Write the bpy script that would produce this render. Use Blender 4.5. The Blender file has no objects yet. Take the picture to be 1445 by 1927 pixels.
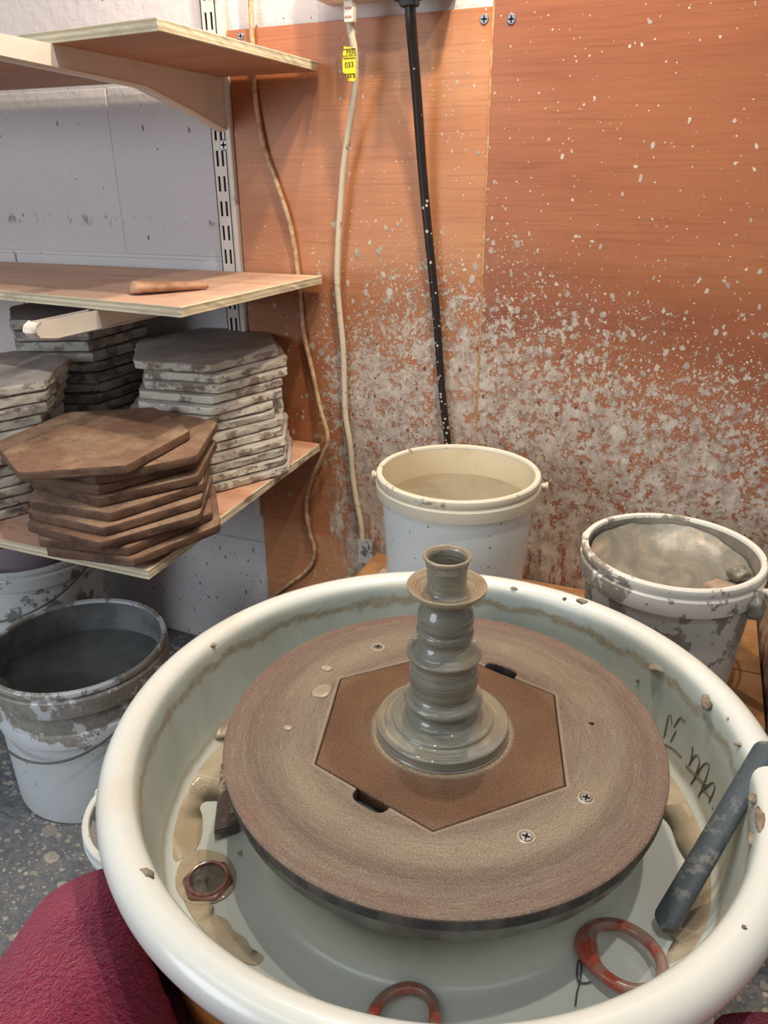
import bpy, bmesh, math, random
from mathutils import Vector, Matrix, noise
S = bpy.context.scene
C = S.collection
R = random.Random(7)
PI = math.pi

# ------------------------------------------------------------------ camera
CAMZ = 0.85
F = 1424.95
YAW, PIT, ROL = 0.386245, 0.414318, -0.005013
fw = Vector((-math.sin(YAW)*math.cos(PIT), math.cos(YAW)*math.cos(PIT), -math.sin(PIT)))
r0 = Vector((math.cos(YAW), math.sin(YAW), 0))
u0 = r0.cross(fw)
rt = r0*math.cos(ROL) + u0*math.sin(ROL)
up = -r0*math.sin(ROL) + u0*math.cos(ROL)
cam = bpy.data.objects.new('camera', bpy.data.cameras.new('camera'))
C.objects.link(cam)
M = Matrix((rt, up, -fw)).transposed().to_4x4()
M.translation = Vector((0, 0, CAMZ))
cam.matrix_world = M
cam.data.sensor_fit = 'VERTICAL'
cam.data.sensor_height = 36
cam.data.lens = 36*F/1927
cam.data.clip_start = 0.01
S.camera = cam

# ------------------------------------------------------------------ world, lamps, exposure
S.view_settings.view_transform = 'Standard'
S.view_settings.look = 'None'
S.view_settings.gamma = 1.0
S.view_settings.use_curve_mapping = False
S.view_settings.exposure = -0.40
w = bpy.data.worlds.new('world'); S.world = w
w.use_nodes = True
w.node_tree.nodes['Background'].inputs[0].default_value = (0.75, 0.8, 0.9, 1)
w.node_tree.nodes['Background'].inputs[1].default_value = 0.1

def lamp(name, loc, power, col, size, target=None, shape='DISK', spread=180, size_y=None):
    l = bpy.data.lights.new(name, 'AREA')
    l.energy = power; l.color = col; l.shape = shape; l.size = size
    if size_y: l.size_y = size_y
    l.spread = math.radians(spread)
    o = bpy.data.objects.new(name, l); C.objects.link(o)
    o.location = loc
    d = (Vector(target) if target else Vector((loc[0], loc[1], 0))) - Vector(loc)
    o.rotation_euler = d.to_track_quat('-Z', 'Y').to_euler()
    return o
lamp('ceiling_spot_right', (0.16, 0.50, 1.78), 6.5, (1.0, 0.93, 0.80), 0.03, (-0.1, 0.70, 0.4))
lamp('ceiling_spot_left', (-0.30, 0.52, 1.80), 6.0, (1.0, 0.93, 0.80), 0.03, (-0.3, 0.70, 0.4))
lamp('wall_spot_right', (-0.24, 0.80, 1.52), 8.5, (1.0, 0.82, 0.60), 0.04, (-0.36, 1.07, 0.8))
lamp('wall_spot_left', (-0.47, 0.82, 1.54), 2.6, (1.0, 0.82, 0.60), 0.05, (-0.45, 1.07, 0.8))
lamp('ceiling_tube', (-0.75, -0.45, 1.95), 5.5, (0.86, 0.94, 1.0), 1.3, (-0.4, 0.6, 0.3), 'RECTANGLE', 180, 0.25)
lamp('ceiling_tube_right', (0.75, -0.2, 2.0), 3, (0.90, 0.96, 1.0), 1.2, (0.0, 0.6, 0.3), 'RECTANGLE', 180, 0.25)
lamp('daylight_opening', (-1.5, -1.3, 1.15), 30, (0.84, 0.92, 1.0), 1.1, (-0.6, 0.9, 0.3))

# ------------------------------------------------------------------ helpers
def ray(px, py):
    return fw + rt*((px-722.5)/F) - up*((py-963.5)/F)
def at(px, py, y=None, z=None):
    d = ray(px, py); o = Vector((0, 0, CAMZ))
    t = y/d.y if y is not None else (z-CAMZ)/d.z
    return o + d*t
def at_cyl(px, py, cx, cy, r):
    d = ray(px, py); o = Vector((-cx, -cy, 0))
    a = d.x*d.x + d.y*d.y; b = 2*(o.x*d.x + o.y*d.y); c = o.x**2 + o.y**2 - r*r
    t = (-b + math.sqrt(max(0, b*b-4*a*c)))/(2*a)
    return Vector((0, 0, CAMZ)) + d*t

def tag(o, label=None, cat=None, group=None, kind=None):
    if label: o['label'] = label
    if cat: o['category'] = cat
    if group: o['group'] = group
    if kind: o['kind'] = kind
    return o

def thing(name, loc, label, cat, group=None):
    o = bpy.data.objects.new(name, None); C.objects.link(o)
    o.location = loc; o.empty_display_size = 0.05
    return tag(o, label, cat, group)

def link(name, me, mat, parent=None, origin=None, smooth=False):
    """me is in world coordinates; origin becomes the object's own location."""
    mats = mat if isinstance(mat, (list, tuple)) else [mat]
    for m in mats: me.materials.append(m)
    o = bpy.data.objects.new(name, me); C.objects.link(o)
    if origin is not None:
        me.transform(Matrix.Translation(-Vector(origin)))
        o.location = origin
    if parent is not None:
        o.parent = parent
        p, T = parent, Vector((0, 0, 0))
        while p is not None:
            T += p.location if p.parent is None else p.location
            p = p.parent if p.parent is None else None
        if parent.parent is not None:
            o.matrix_parent_inverse = Matrix.Translation(-Vector(parent.location))
        else:
            o.matrix_parent_inverse = Matrix.Translation(-Vector(parent.location))
    if smooth:
        for p in me.polygons: p.use_smooth = True
        if smooth != True:
            me.set_sharp_from_angle(angle=math.radians(smooth))
    return o

def mesh(name, V, Fc, mat, parent=None, origin=None, smooth=False, mi=None):
    me = bpy.data.meshes.new(name)
    me.from_pydata([tuple(v) for v in V], [], Fc)
    if mi: me.polygons.foreach_set('material_index', mi)
    me.update()
    bm = bmesh.new(); bm.from_mesh(me)
    bmesh.ops.recalc_face_normals(bm, faces=bm.faces)
    bm.to_mesh(me); bm.free()
    return link(name, me, mat, parent, origin, smooth)

def box_bm(bm, lo, hi, bev=0.0, seg=2):
    vs = []
    t = bmesh.new()
    g = bmesh.ops.create_cube(t, size=1)
    for v in t.verts:
        v.co = Vector([(lo[i]+hi[i])/2 + v.co[i]*(hi[i]-lo[i]) for i in range(3)])
    if bev > 0:
        bmesh.ops.bevel(t, geom=t.edges[:], offset=bev, segments=seg, profile=0.6, affect='EDGES')
    me = bpy.data.meshes.new('tmp'); t.to_mesh(me); t.free()
    bm.from_mesh(me); bpy.data.meshes.remove(me)

def box(name, lo, hi, mat, parent=None, bev=0.0, origin=None, seg=2, rot=None, smooth=False):
    bm = bmesh.new(); box_bm(bm, lo, hi, bev, seg)
    if rot is not None:
        c = (Vector(lo)+Vector(hi))/2
        bmesh.ops.rotate(bm, verts=bm.verts, cent=c, matrix=rot)
    me = bpy.data.meshes.new(name); bm.to_mesh(me); bm.free()
    return link(name, me, mat, parent, origin, smooth or (30 if bev else False))

def lathe(name, prof, mat, cx, cy, z0=0, n=96, parent=None, origin=None, smooth=40, closed=False, sx=1, sy=1, wob=None):
    V, Fc = [], []
    k = len(prof)
    for i in range(n):
        a = 2*PI*i/n
        for j, (r, z) in enumerate(prof):
            rr = r
            if wob: rr = r + wob(a, z)
            V.append((cx + rr*sx*math.cos(a), cy + rr*sy*math.sin(a), z0+z))
    for i in range(n):
        i2 = (i+1) % n
        for j in range(k-1 if not closed else k):
            j2 = (j+1) % k
            Fc.append((i*k+j, i2*k+j, i2*k+j2, i*k+j2))
    me = bpy.data.meshes.new(name); me.from_pydata(V, [], Fc)
    bm = bmesh.new(); bm.from_mesh(me)
    bmesh.ops.remove_doubles(bm, verts=bm.verts, dist=1e-6)
    bmesh.ops.recalc_face_normals(bm, faces=bm.faces)
    bm.to_mesh(me); bm.free()
    return link(name, me, mat, parent, origin, smooth)

def smoothpath(P, n=6):
    P = [Vector(p) for p in P]; out = []
    Q = [P[0]*2-P[1]] + P + [P[-1]*2-P[-2]]
    for i in range(1, len(Q)-2):
        a, b, c, d = Q[i-1:i+3]
        for k in range(n):
            t = k/n
            out.append(0.5*((2*b) + (c-a)*t + (2*a-5*b+4*c-d)*t*t + (3*b-a-3*c+d)*t**3))
    out.append(P[-1])
    return out

def tube_geo(P, r, n=10, flat=None, closed=False):
    """V, F of a tube; r a number or a list; flat=(axis, factor) squashes along an axis."""
    V, Fc = [], []
    m = len(P)
    up_ = Vector((0.13, 0.9, 0.3)).normalized()
    for i, p in enumerate(P):
        a = P[(i-1) % m] if (closed or i > 0) else P[i]
        b = P[(i+1) % m] if (closed or i < m-1) else P[i]
        t = (b-a).normalized()
        s = t.cross(up_)
        if s.length < 1e-3: s = t.cross(Vector((1, 0, 0)))
        s.normalize(); u = s.cross(t)
        rr = r[i] if isinstance(r, list) else r
        for k in range(n):
            an = 2*PI*k/n
            o = s*math.cos(an)*rr + u*math.sin(an)*rr
            if flat:
                ax = Vector(flat[0]); o = o - ax*(o.dot(ax))*(1-flat[1])
            V.append(p+o)
    for i in range(m if closed else m-1):
        i2 = (i+1) % m
        for k in range(n):
            k2 = (k+1) % n
            Fc.append((i*n+k, i*n+k2, i2*n+k2, i2*n+k))
    if not closed:
        Fc.append(tuple(range(n))[::-1]); Fc.append(tuple((m-1)*n+k for k in range(n)))
    return V, Fc
def tube(name, P, r, mat, parent=None, n=10, flat=None, closed=False, origin=None):
    V, Fc = tube_geo(P, r, n, flat, closed)
    return mesh(name, V, Fc, mat, parent, origin, smooth=50)

def prism_poly(name, pts, z0, z1, mat, parent=None, bev=0, origin=None, smooth=30):
    """vertical prism over a polygon; z0/z1 numbers."""
    bm = bmesh.new()
    vs = [bm.verts.new((p[0], p[1], z0)) for p in pts]
    f = bm.faces.new(vs)
    g = bmesh.ops.extrude_face_region(bm, geom=[f])
    for v in [e for e in g['geom'] if isinstance(e, bmesh.types.BMVert)]: v.co.z = z1
    bmesh.ops.recalc_face_normals(bm, faces=bm.faces)
    if bev: bmesh.ops.bevel(bm, geom=bm.edges[:], offset=bev, segments=2, affect='EDGES')
    me = bpy.data.meshes.new(name); bm.to_mesh(me); bm.free()
    return link(name, me, mat, parent, origin, smooth)

def lump(name, c, s, mat, parent=None, seed=0, sub=3, amp=0.3, freq=1.6, origin=None, squash=None):
    bm = bmesh.new(); bmesh.ops.create_icosphere(bm, subdivisions=sub, radius=1)
    for v in bm.verts:
        nn = noise.noise(v.co*freq + Vector((seed*3.1, seed, -seed)))
        v.co = v.co*(1+amp*nn)
        v.co = Vector((v.co.x*s[0], v.co.y*s[1], v.co.z*s[2])) + Vector(c)
    me = bpy.data.meshes.new(name); bm.to_mesh(me); bm.free()
    return link(name, me, mat, parent, origin, True)

# ------------------------------------------------------------------ materials
class G:
    def __init__(s, name, rough=0.6, spec=0.5):
        s.m = bpy.data.materials.new(name); s.m.use_nodes = True
        s.t = s.m.node_tree; s.b = s.t.nodes['Principled BSDF']
        s.b.inputs['Roughness'].default_value = rough
        s.b.inputs['Specular IOR Level'].default_value = spec
        s._tc = None
    def n(s, typ, inp=None, **kw):
        nd = s.t.nodes.new(typ)
        for k, v in kw.items(): setattr(nd, k, v)
        if inp:
            for k, v in inp.items(): s.put(nd.inputs[k], v)
        return nd
    def put(s, sock, v):
        if isinstance(v, bpy.types.NodeSocket): s.t.links.new(v, sock)
        else:
            try: sock.default_value = v
            except Exception: sock.default_value = (*v, 1)
    @property
    def co(s):
        if s._tc is None: s._tc = s.n('ShaderNodeTexCoord').outputs['Object']
        return s._tc
    def map(s, scale=(1, 1, 1), rot=(0, 0, 0), loc=(0, 0, 0), v=None):
        return s.n('ShaderNodeMapping', {'Vector': v or s.co, 'Scale': scale, 'Rotation': rot, 'Location': loc}).outputs[0]
    def xyz(s, v=None):
        o = s.n('ShaderNodeSeparateXYZ', {0: v or s.co}).outputs
        return o[0], o[1], o[2]
    def noise(s, scale=5, det=4, rough=0.55, v=None, dist=0, col=False):
        o = s.n('ShaderNodeTexNoise', {'Vector': v or s.co, 'Scale': scale, 'Detail': det, 'Roughness': rough, 'Distortion': dist})
        return o.outputs['Color' if col else 'Fac']
    def vor(s, scale=5, v=None, rnd=1.0, feature='F1'):
        o = s.n('ShaderNodeTexVoronoi', {'Vector': v or s.co, 'Scale': scale, 'Randomness': rnd}, feature=feature)
        return o.outputs['Distance'], (o.outputs['Color'] if feature == 'F1' else None)
    def vor2(s, scale=5, v=None, plane='xz', rnd=1.0):
        a, b, c = s.xyz(v)
        q = s.n('ShaderNodeCombineXYZ', {0: a, 1: c if plane == 'xz' else b, 2: 0.0}).outputs[0]
        o = s.n('ShaderNodeTexVoronoi', {'Vector': q, 'Scale': scale, 'Randomness': rnd}, voronoi_dimensions='2D')
        return o.outputs['Distance'], o.outputs['Color']
    def math(s, op, a, b=0.0, c=0.0, clamp=False):
        return s.n('ShaderNodeMath', {0: a, 1: b, 2: c}, operation=op, use_clamp=clamp).outputs[0]
    def step(s, x, a, b, lo=0.0, hi=1.0, smooth=True):
        return s.n('ShaderNodeMapRange', {'Value': x, 'From Min': a, 'From Max': b, 'To Min': lo, 'To Max': hi},
                   interpolation_type='SMOOTHSTEP' if smooth else 'LINEAR').outputs[0]
    def mix(s, f, a, b, mode='MIX'):
        nd = s.t.nodes.new('ShaderNodeMix'); nd.data_type = 'RGBA'; nd.blend_type = mode
        s.put(nd.inputs[0], f)
        for sock, v in ((nd.inputs[6], a), (nd.inputs[7], b)):
            s.put(sock, v if isinstance(v, bpy.types.NodeSocket) else ((*v, 1) if len(v) == 3 else v))
        return nd.outputs[2]
    def ramp(s, f, stops):
        nd = s.n('ShaderNodeValToRGB', {'Fac': f}); e = nd.color_ramp.elements
        while len(e) < len(stops): e.new(0.5)
        for i, (p, c) in enumerate(stops):
            e[i].position = p; e[i].color = (*c, 1)
        return nd.outputs[0]
    def bump(s, h, strength=0.3, dist=0.002, nrm=None):
        inp = {'Height': h, 'Strength': strength, 'Distance': dist}
        if nrm: inp['Normal'] = nrm
        return s.n('ShaderNodeBump', inp).outputs[0]
    def out(s, col=None, rough=None, nrm=None):
        if col is not None: s.put(s.b.inputs['Base Color'], col if isinstance(col, bpy.types.NodeSocket) else (*col, 1))
        if rough is not None: s.put(s.b.inputs['Roughness'], rough)
        if nrm is not None: s.put(s.b.inputs['Normal'], nrm)
        return s.m

def L(r, g, b):      # sRGB 0-255 to linear
    f = lambda c: (c/255)/12.92 if c/255 <= 0.04045 else ((c/255+0.055)/1.055)**2.4
    return (f(r), f(g), f(b))

def plywood_wall(name, base, dark, light, seed):
    g = G(name, 0.42, 0.35)
    x, y, z = g.xyz()
    warp = g.noise(1.3, 3, 0.5, v=g.map((1, 1, 1), loc=(seed, 0, seed*2)), col=True)
    wv = g.n('ShaderNodeVectorMath', {0: g.map((1, 1, 1), loc=(seed, 0, 0)), 1: g.n('ShaderNodeVectorMath', {0: warp, 1: (0.25, 0.0, 0.35)}, operation='MULTIPLY').outputs[0]}, operation='ADD').outputs[0]
    bands = g.noise(4.0, 2, 0.5, v=g.map((0.28, 1, 1.6), v=wv))
    bands2 = g.noise(14.0, 3, 0.5, v=g.map((0.12, 1, 1.0), v=wv))
    fine = g.noise(170, 3, 0.7, v=g.map((0.045, 1, 1.6)))
    pores = g.noise(330, 2, 0.6, v=g.map((0.03, 1, 1.0), rot=(0, 0.03, 0)))
    blot = g.noise(3.1, 2, 0.5, v=g.map(loc=(seed+4, 2, 1)))
    c = g.ramp(bands, [(0.30, dark), (0.50, base), (0.68, light)])
    c = g.mix(g.step(bands2, 0.35, 0.75, 0, 0.25), c, dark)
    c = g.mix(g.step(fine, 0.44, 0.76, 0, 0.16), c, (dark[0]*0.55, dark[1]*0.5, dark[2]*0.5))
    c = g.mix(g.step(pores, 0.50, 0.70, 0, 0.22), c, (dark[0]*0.4, dark[1]*0.35, dark[2]*0.4))
    c = g.mix(g.step(blot, 0.45, 0.75, 0, 0.35), c, light)
    # clay splatter: thick near the wheel, thinning upwards
    dn = g.noise(5.5, 5, 0.65, v=g.map(loc=(1.7, 0, 3.3)))
    top = g.math('MULTIPLY_ADD', g.math('MAXIMUM', g.math('ADD', x, 0.24), 0.0), -0.40, 0.690)
    h = g.math('SUBTRACT', top, z)
    h = g.math('MULTIPLY_ADD', g.math('SUBTRACT', dn, 0.5), 0.30, h)
    leftf = g.step(x, -0.58, -0.48)
    dens = g.math('MULTIPLY', g.step(h, -0.20, 0.13), g.math('MULTIPLY_ADD', leftf, 0.85, 0.15))
    dens0 = g.math('MULTIPLY', g.step(h, -0.75, 0.0), g.math('MULTIPLY_ADD', leftf, 0.75, 0.25))
    low = g.step(z, 0.26, 0.46)                # below: long drips, more wood showing
    col = c
    wob = g.noise(70, 4, 0.65, col=True)
    wvv = g.n('ShaderNodeVectorMath', {0: g.co, 1: g.n('ShaderNodeVectorMath', {0: wob, 1: (0.010, 0.0, 0.014)}, operation='MULTIPLY').outputs[0]}, operation='ADD').outputs[0]
    sm = g.noise(75, 7, 0.78, v=g.map((0.95, 1, 1.0), rot=(0, 0.5, 0), v=wvv))
    smr = g.noise(40, 7, 0.76, v=g.map((2.0, 1, 0.30), rot=(0, 0.16, 0), v=wvv))
    sm = g.mix(low, smr, sm)
    thr = g.math('MULTIPLY_ADD', dens, -0.238, 0.690)
    msm = g.step(g.math('SUBTRACT', sm, thr), -0.008, 0.030)
    msm = g.math('MULTIPLY', msm, g.step(dens, 0.02, 0.5, 0, 0.88))
    smc = g.ramp(g.noise(48, 6, 0.7), [(0.34, L(142, 124, 114)), (0.46, L(174, 162, 152)), (0.56, L(198, 190, 180)), (0.68, L(218, 214, 206))])
    col = g.mix(msm, col, smc)
    allm = msm
    LAY = ((66, 0.38, L(190, 180, 170), 0.50, 0, 0.8, 1), (105, 0.40, L(200, 190, 180), 0.60, 0.035, 0.75, 1), (165, 0.40, L(210, 200, 188), 0.60, 0.07, 0.8, 1),
           (260, 0.36, L(224, 212, 196), 0.50, 0.13, 1.0, 0), (75, 0.26, L(116, 64, 50), 0.22, 0, 0.8, 1), (38, 0.20, L(196, 188, 180), 0.18, 0.02, 0.9, 0))
    for i, (sc, rmax, cc, p, extra, zs, wb) in enumerate(LAY):
        d, vc = g.vor2(sc, v=g.map((1, 1, zs), rot=(0, 0.4*(i % 3-1), 0), loc=(i*0.37, 0, i*0.71), v=wvv if wb else None))
        rr, gg, bb = g.xyz(vc)
        dd = dens if extra == 0 else g.math('MAXIMUM', dens, g.math('MULTIPLY', dens0, extra))
        prob = g.math('MULTIPLY', dd, p)
        rad = g.math('MULTIPLY', g.math('LESS_THAN', rr, prob), g.math('MULTIPLY_ADD', g.math('MULTIPLY', gg, gg), rmax*0.75, rmax*0.25))
        mk = g.step(g.math('SUBTRACT', rad, d), 0.0, 0.07, 0, 0.9)
        mk = g.math('MULTIPLY', mk, g.math('MULTIPLY_ADD', low, 0.6, 0.4))
        if i == 4: mk = g.math('MULTIPLY', mk, g.step(dens, 0.4, 0.9))
        col = g.mix(mk, col, g.mix(bb, cc, tuple(v*0.66 for v in cc)))
        allm = g.math('MAXIMUM', allm, mk)
    veil = g.math('MULTIPLY', g.step(g.noise(21, 6, 0.7, v=g.map((1.8, 1, 0.45))), 0.36, 0.60), g.math('MULTIPLY', dens, 0.22))
    col = g.mix(veil, col, L(150, 128, 116))
    bmp = g.bump(g.math('ADD', g.math('MULTIPLY', allm, 1.0), g.math('MULTIPLY', fine, 0.12)), 0.45, 0.0012)
    return g.out(col, g.math('MULTIPLY_ADD', allm, 0.2, 0.40), bmp)

def paint_wall(name):
    g = G(name, 0.55, 0.4)
    n1 = g.noise(60, 5, 0.6); n2 = g.noise(11, 3, 0.5)
    col = g.ramp(g.noise(3, 3, 0.5), [(0.3, L(202, 199, 202)), (0.7, L(214, 210, 210))])
    x, y, z = g.xyz()
    lowz = g.step(z, 0.55, 0.0)
    for i, (sc, pr, st) in enumerate(((19, 0.30, (1.5, 1, 0.5)), (46, 0.22, (1.3, 1, 0.6)), (95, 0.16, (1, 1, 0.8)))):
        d, vc = g.vor2(sc, v=g.map(st, rot=(0, (0.55, 0.9, 0)[i], 0), loc=(i, 0, i*2)))
        rr, gg, bb = g.xyz(vc)
        prob = g.math('MULTIPLY_ADD', lowz, pr*1.0, pr*0.16)
        rad = g.math('MULTIPLY', g.math('LESS_THAN', rr, prob), g.math('MULTIPLY_ADD', gg, 0.10, 0.05))
        mk = g.step(g.math('SUBTRACT', rad, d), 0, 0.03, 0, 0.85)
        col = g.mix(mk, col, g.mix(bb, L(92, 72, 66), L(128, 116, 112)))
    # brown scuffs along a shelf line
    sl = g.math('MULTIPLY', g.step(g.math('ABSOLUTE', g.math('SUBTRACT', z, 0.79)), 0.012, 0.0), g.step(g.noise(60, 4, 0.7, v=g.map((1, 1, 0.5))), 0.56, 0.62, 0, 0.7))
    col = g.mix(sl, col, L(120, 98, 90))
    return g.out(col, 0.5, g.bump(g.math('ADD', n1, g.math('MULTIPLY', n2, 0.9)), 1.0, 0.0024))

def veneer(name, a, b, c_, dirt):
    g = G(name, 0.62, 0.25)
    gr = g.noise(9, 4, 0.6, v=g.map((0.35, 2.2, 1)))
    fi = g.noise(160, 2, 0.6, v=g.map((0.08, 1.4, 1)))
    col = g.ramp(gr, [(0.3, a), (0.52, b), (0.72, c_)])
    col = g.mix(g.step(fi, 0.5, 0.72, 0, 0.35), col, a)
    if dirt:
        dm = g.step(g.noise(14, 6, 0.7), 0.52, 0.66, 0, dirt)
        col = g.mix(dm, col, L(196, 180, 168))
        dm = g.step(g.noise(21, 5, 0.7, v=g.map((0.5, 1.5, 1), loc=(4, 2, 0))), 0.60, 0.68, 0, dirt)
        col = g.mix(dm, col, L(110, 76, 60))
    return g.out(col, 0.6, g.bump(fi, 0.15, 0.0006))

def ply_edge(name, z0, t, dirt=0.5):
    g = G(name, 0.7, 0.2)
    x, y, z = g.xyz()
    u = g.math('DIVIDE', g.math('SUBTRACT', z, z0), t)
    u = g.math('MULTIPLY_ADD', g.noise(6, 2, 0.5), 0.10, u)
    s = g.math('SINE', g.math('MULTIPLY', u, 4*PI))
    col = g.mix(g.step(s, -0.6, 0.6), L(192, 178, 150), L(222, 212, 186))
    col = g.mix(g.step(g.noise(40, 5, 0.7, v=g.map((0.4, 0.4, 2))), 0.5, 0.68, 0, 0.5), col, L(176, 160, 136))
    col = g.mix(g.step(g.noise(16, 5, 0.7, v=g.map((0.7, 0.7, 1), loc=(3, 1, 5))), 0.56, 0.64, 0, dirt), col, L(140, 112, 92))
    return g.out(col, 0.7, g.bump(g.noise(120, 4, 0.7, v=g.map((0.5, 0.5, 2))), 0.5, 0.001))

def simple(name, c, rough=0.5, spec=0.5, var=0.0, scale=20, bump=0.0, metal=0.0, c2=None, thr=(0.4, 0.6), bscale=80, bd=0.001, coat=0):
    g = G(name, rough, spec)
    col = c
    if c2 is not None:
        col = g.mix(g.step(g.noise(scale, 5, 0.65), thr[0], thr[1], 0, var if var else 1), c, c2)
    g.b.inputs['Metallic'].default_value = metal
    g.b.inputs['Coat Weight'].default_value = coat
    return g.out(col, rough, g.bump(g.noise(bscale, 4, 0.65), bump, bd) if bump else None)

m_wallpaint = paint_wall('painted_blockwork')
m_plyA = plywood_wall('plywood_wall_left', L(182, 120, 80), L(152, 90, 59), L(196, 138, 97), 1.0)
m_plyB = plywood_wall('plywood_wall_right', L(160, 100, 69), L(133, 74, 53), L(177, 116, 82), 6.0)
m_seam = simple('pale_cut_edge', L(214, 178, 134), 0.7, 0.2, 1, 60, 0.3, c2=L(190, 140, 96))
m_white_metal = simple('cream_enamel', L(218, 210, 200), 0.35, 0.5, 0.8, 30, 0.05, c2=L(176, 150, 130), thr=(0.62, 0.72))
m_dark = simple('dark_gap', L(46, 42, 46), 0.8, 0.1)
m_steel = simple('zinc_steel', L(150, 150, 155), 0.35, 0.5, metal=0.8)
m_veneer_top = veneer('shelf_veneer', L(190, 150, 126), L(208, 170, 146), L(222, 188, 164), 0.35)
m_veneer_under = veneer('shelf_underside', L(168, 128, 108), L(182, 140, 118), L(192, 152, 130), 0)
m_veneer_low = veneer('low_shelf_veneer', L(180, 130, 104), L(204, 156, 130), L(216, 176, 152), 0.7)

# basin
def basin_mat():
    g = G('basin_plastic', 0.22, 0.5)
    x, y, z = g.xyz()
    rr = g.math('SQRT', g.math('ADD', g.math('MULTIPLY', x, x), g.math('MULTIPLY', y, y)))
    n = g.noise(26, 6, 0.7); n2 = g.noise(9, 3, 0.6)
    n3 = g.noise(120, 5, 0.75)
    base = g.mix(g.step(n2, 0.3, 0.7), L(220, 220, 214), L(212, 216, 214))
    base = g.mix(g.step(rr, 0.2450, 0.2385), base, L(198, 204, 200))  # darker inside colour carries the shade within the bowl
    # dried slip film on the inner wall, deepened to paint its shade too
    inside = g.step(rr, 0.2425, 0.2395)
    film = g.math('MULTIPLY', g.math('MULTIPLY', inside, g.step(z, 0.345, 0.36)), g.step(g.noise(14, 5, 0.7, v=g.map((1, 1, 0.25))), 0.2, 0.75, 0.35, 0.8))
    col = g.mix(film, base, L(150, 158, 150))
    # stain line below the rim
    zz = g.math('MULTIPLY_ADD', g.math('SUBTRACT', n, 0.5), 0.034, z)
    line = g.math('MULTIPLY', g.step(g.math('ABSOLUTE', g.math('SUBTRACT', zz, 0.4175)), 0.0078, 0.0015), g.step(rr, 0.2445, 0.2425))
    line = g.math('MULTIPLY', line, g.step(n3, 0.30, 0.58, 0.40, 0.95))
    col = g.mix(line, col, L(142, 130, 106))
    # waterline
    wl = g.math('MULTIPLY', g.math('MULTIPLY', inside, g.step(rr, 0.200, 0.215)), g.step(g.math('ABSOLUTE', g.math('SUBTRACT', g.math('MULTIPLY_ADD', g.math('SUBTRACT', n, 0.5), 0.012, z), 0.352)), 0.006, 0.001, 0, 0.55))
    col = g.mix(wl, col, L(150, 138, 112))
    # a few flecks
    d, vc = g.vor(34); r_, g_, b_ = g.xyz(vc)
    mk = g.step(g.math('SUBTRACT', g.math('MULTIPLY', g.math('LESS_THAN', r_, 0.10), g.math('MULTIPLY', g_, 0.10)), d), 0, 0.02, 0, 0.8)
    col = g.mix(mk, col, L(110, 100, 86))
    rim = g.step(g.noise(7, 4, 0.6, v=g.map(loc=(2, 5, 1))), 0.56, 0.75, 0, 0.35)
    col = g.mix(rim, col, L(206, 190, 166))
    return g.out(col, g.math('MULTIPLY_ADD', film, 0.3, 0.2), g.bump(n3, 0.05, 0.0006))
m_basin = basin_mat()

def bat_disc_mat():
    g = G('spattered_bat_disc', 0.75, 0.25)
    x, y, z = g.xyz()
    rr = g.math('SQRT', g.math('ADD', g.math('MULTIPLY', x, x), g.math('MULTIPLY', y, y)))
    an = g.math('ARCTAN2', y, x)
    v = g.n('ShaderNodeCombineXYZ', {0: g.math('MULTIPLY', rr, 60), 1: g.math('MULTIPLY', g.math('COSINE', an), 0.55), 2: g.math('MULTIPLY', g.math('SINE', an), 0.55)}).outputs[0]
    rings = g.noise(1.0, 6, 0.7, v=v)
    v2 = g.n('ShaderNodeCombineXYZ', {0: g.math('MULTIPLY', rr, 500), 1: g.math('MULTIPLY', g.math('COSINE', an), 9), 2: g.math('MULTIPLY', g.math('SINE', an), 9)}).outputs[0]
    fr = g.noise(1.0, 3, 0.6, v=v2)
    gr = g.noise(620, 4, 0.85)
    gr2 = g.noise(1100, 2, 0.7)
    wear = g.noise(5, 3, 0.5)
    col = g.ramp(rings, [(0.30, L(98, 81, 73)), (0.5, L(117, 103, 92)), (0.68, L(132, 122, 109))])
    band = g.math('MULTIPLY', g.step(g.math('ABSOLUTE', g.math('SUBTRACT', rr, 0.128)), 0.022, 0.0), g.step(wear, 0.35, 0.6, 0, 0.75))
    col = g.mix(band, col, L(150, 138, 120))
    edge = g.math('MULTIPLY', g.step(rr, 0.158, 0.172), g.step(g.noise(12, 4, 0.6), 0.3, 0.7, 0.1, 0.6))
    col = g.mix(edge, col, L(112, 80, 74))
    col = g.mix(g.step(gr, 0.44, 0.62, 0, 0.6), col, L(84, 64, 56))
    col = g.mix(g.step(gr2, 0.54, 0.66, 0, 0.5), col, L(190, 170, 150))
    col = g.mix(g.step(fr, 0.50, 0.70, 0, 0.25), col, L(98, 80, 72))
    col = g.mix(g.step(fr, 0.46, 0.30, 0, 0.15), col, L(172, 158, 140))
    hd = None
    for k in range(3):
        th = 0.7807 + PI/6 + k*PI/3
        dd_ = g.math('ABSOLUTE', g.math('ADD', g.math('MULTIPLY', x, math.cos(th)), g.math('MULTIPLY', y, math.sin(th))))
        hd = dd_ if hd is None else g.math('MAXIMUM', hd, dd_)
    lipm = g.math('MULTIPLY', g.step(g.math('ABSOLUTE', g.math('SUBTRACT', hd, 0.0980)), 0.0018, 0.0004), g.step(gr, 0.35, 0.6, 0.10, 0.55))
    col = g.mix(lipm, col, L(164, 148, 130))
    side = g.step(z, -0.0012, -0.0025)
    col = g.mix(side, col, g.mix(g.step(fr, 0.4, 0.6), L(60, 58, 60), L(88, 84, 82)))
    return g.out(col, 0.62, g.bump(g.math('ADD', gr, fr), 0.35, 0.0006))
m_disc = bat_disc_mat()
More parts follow.
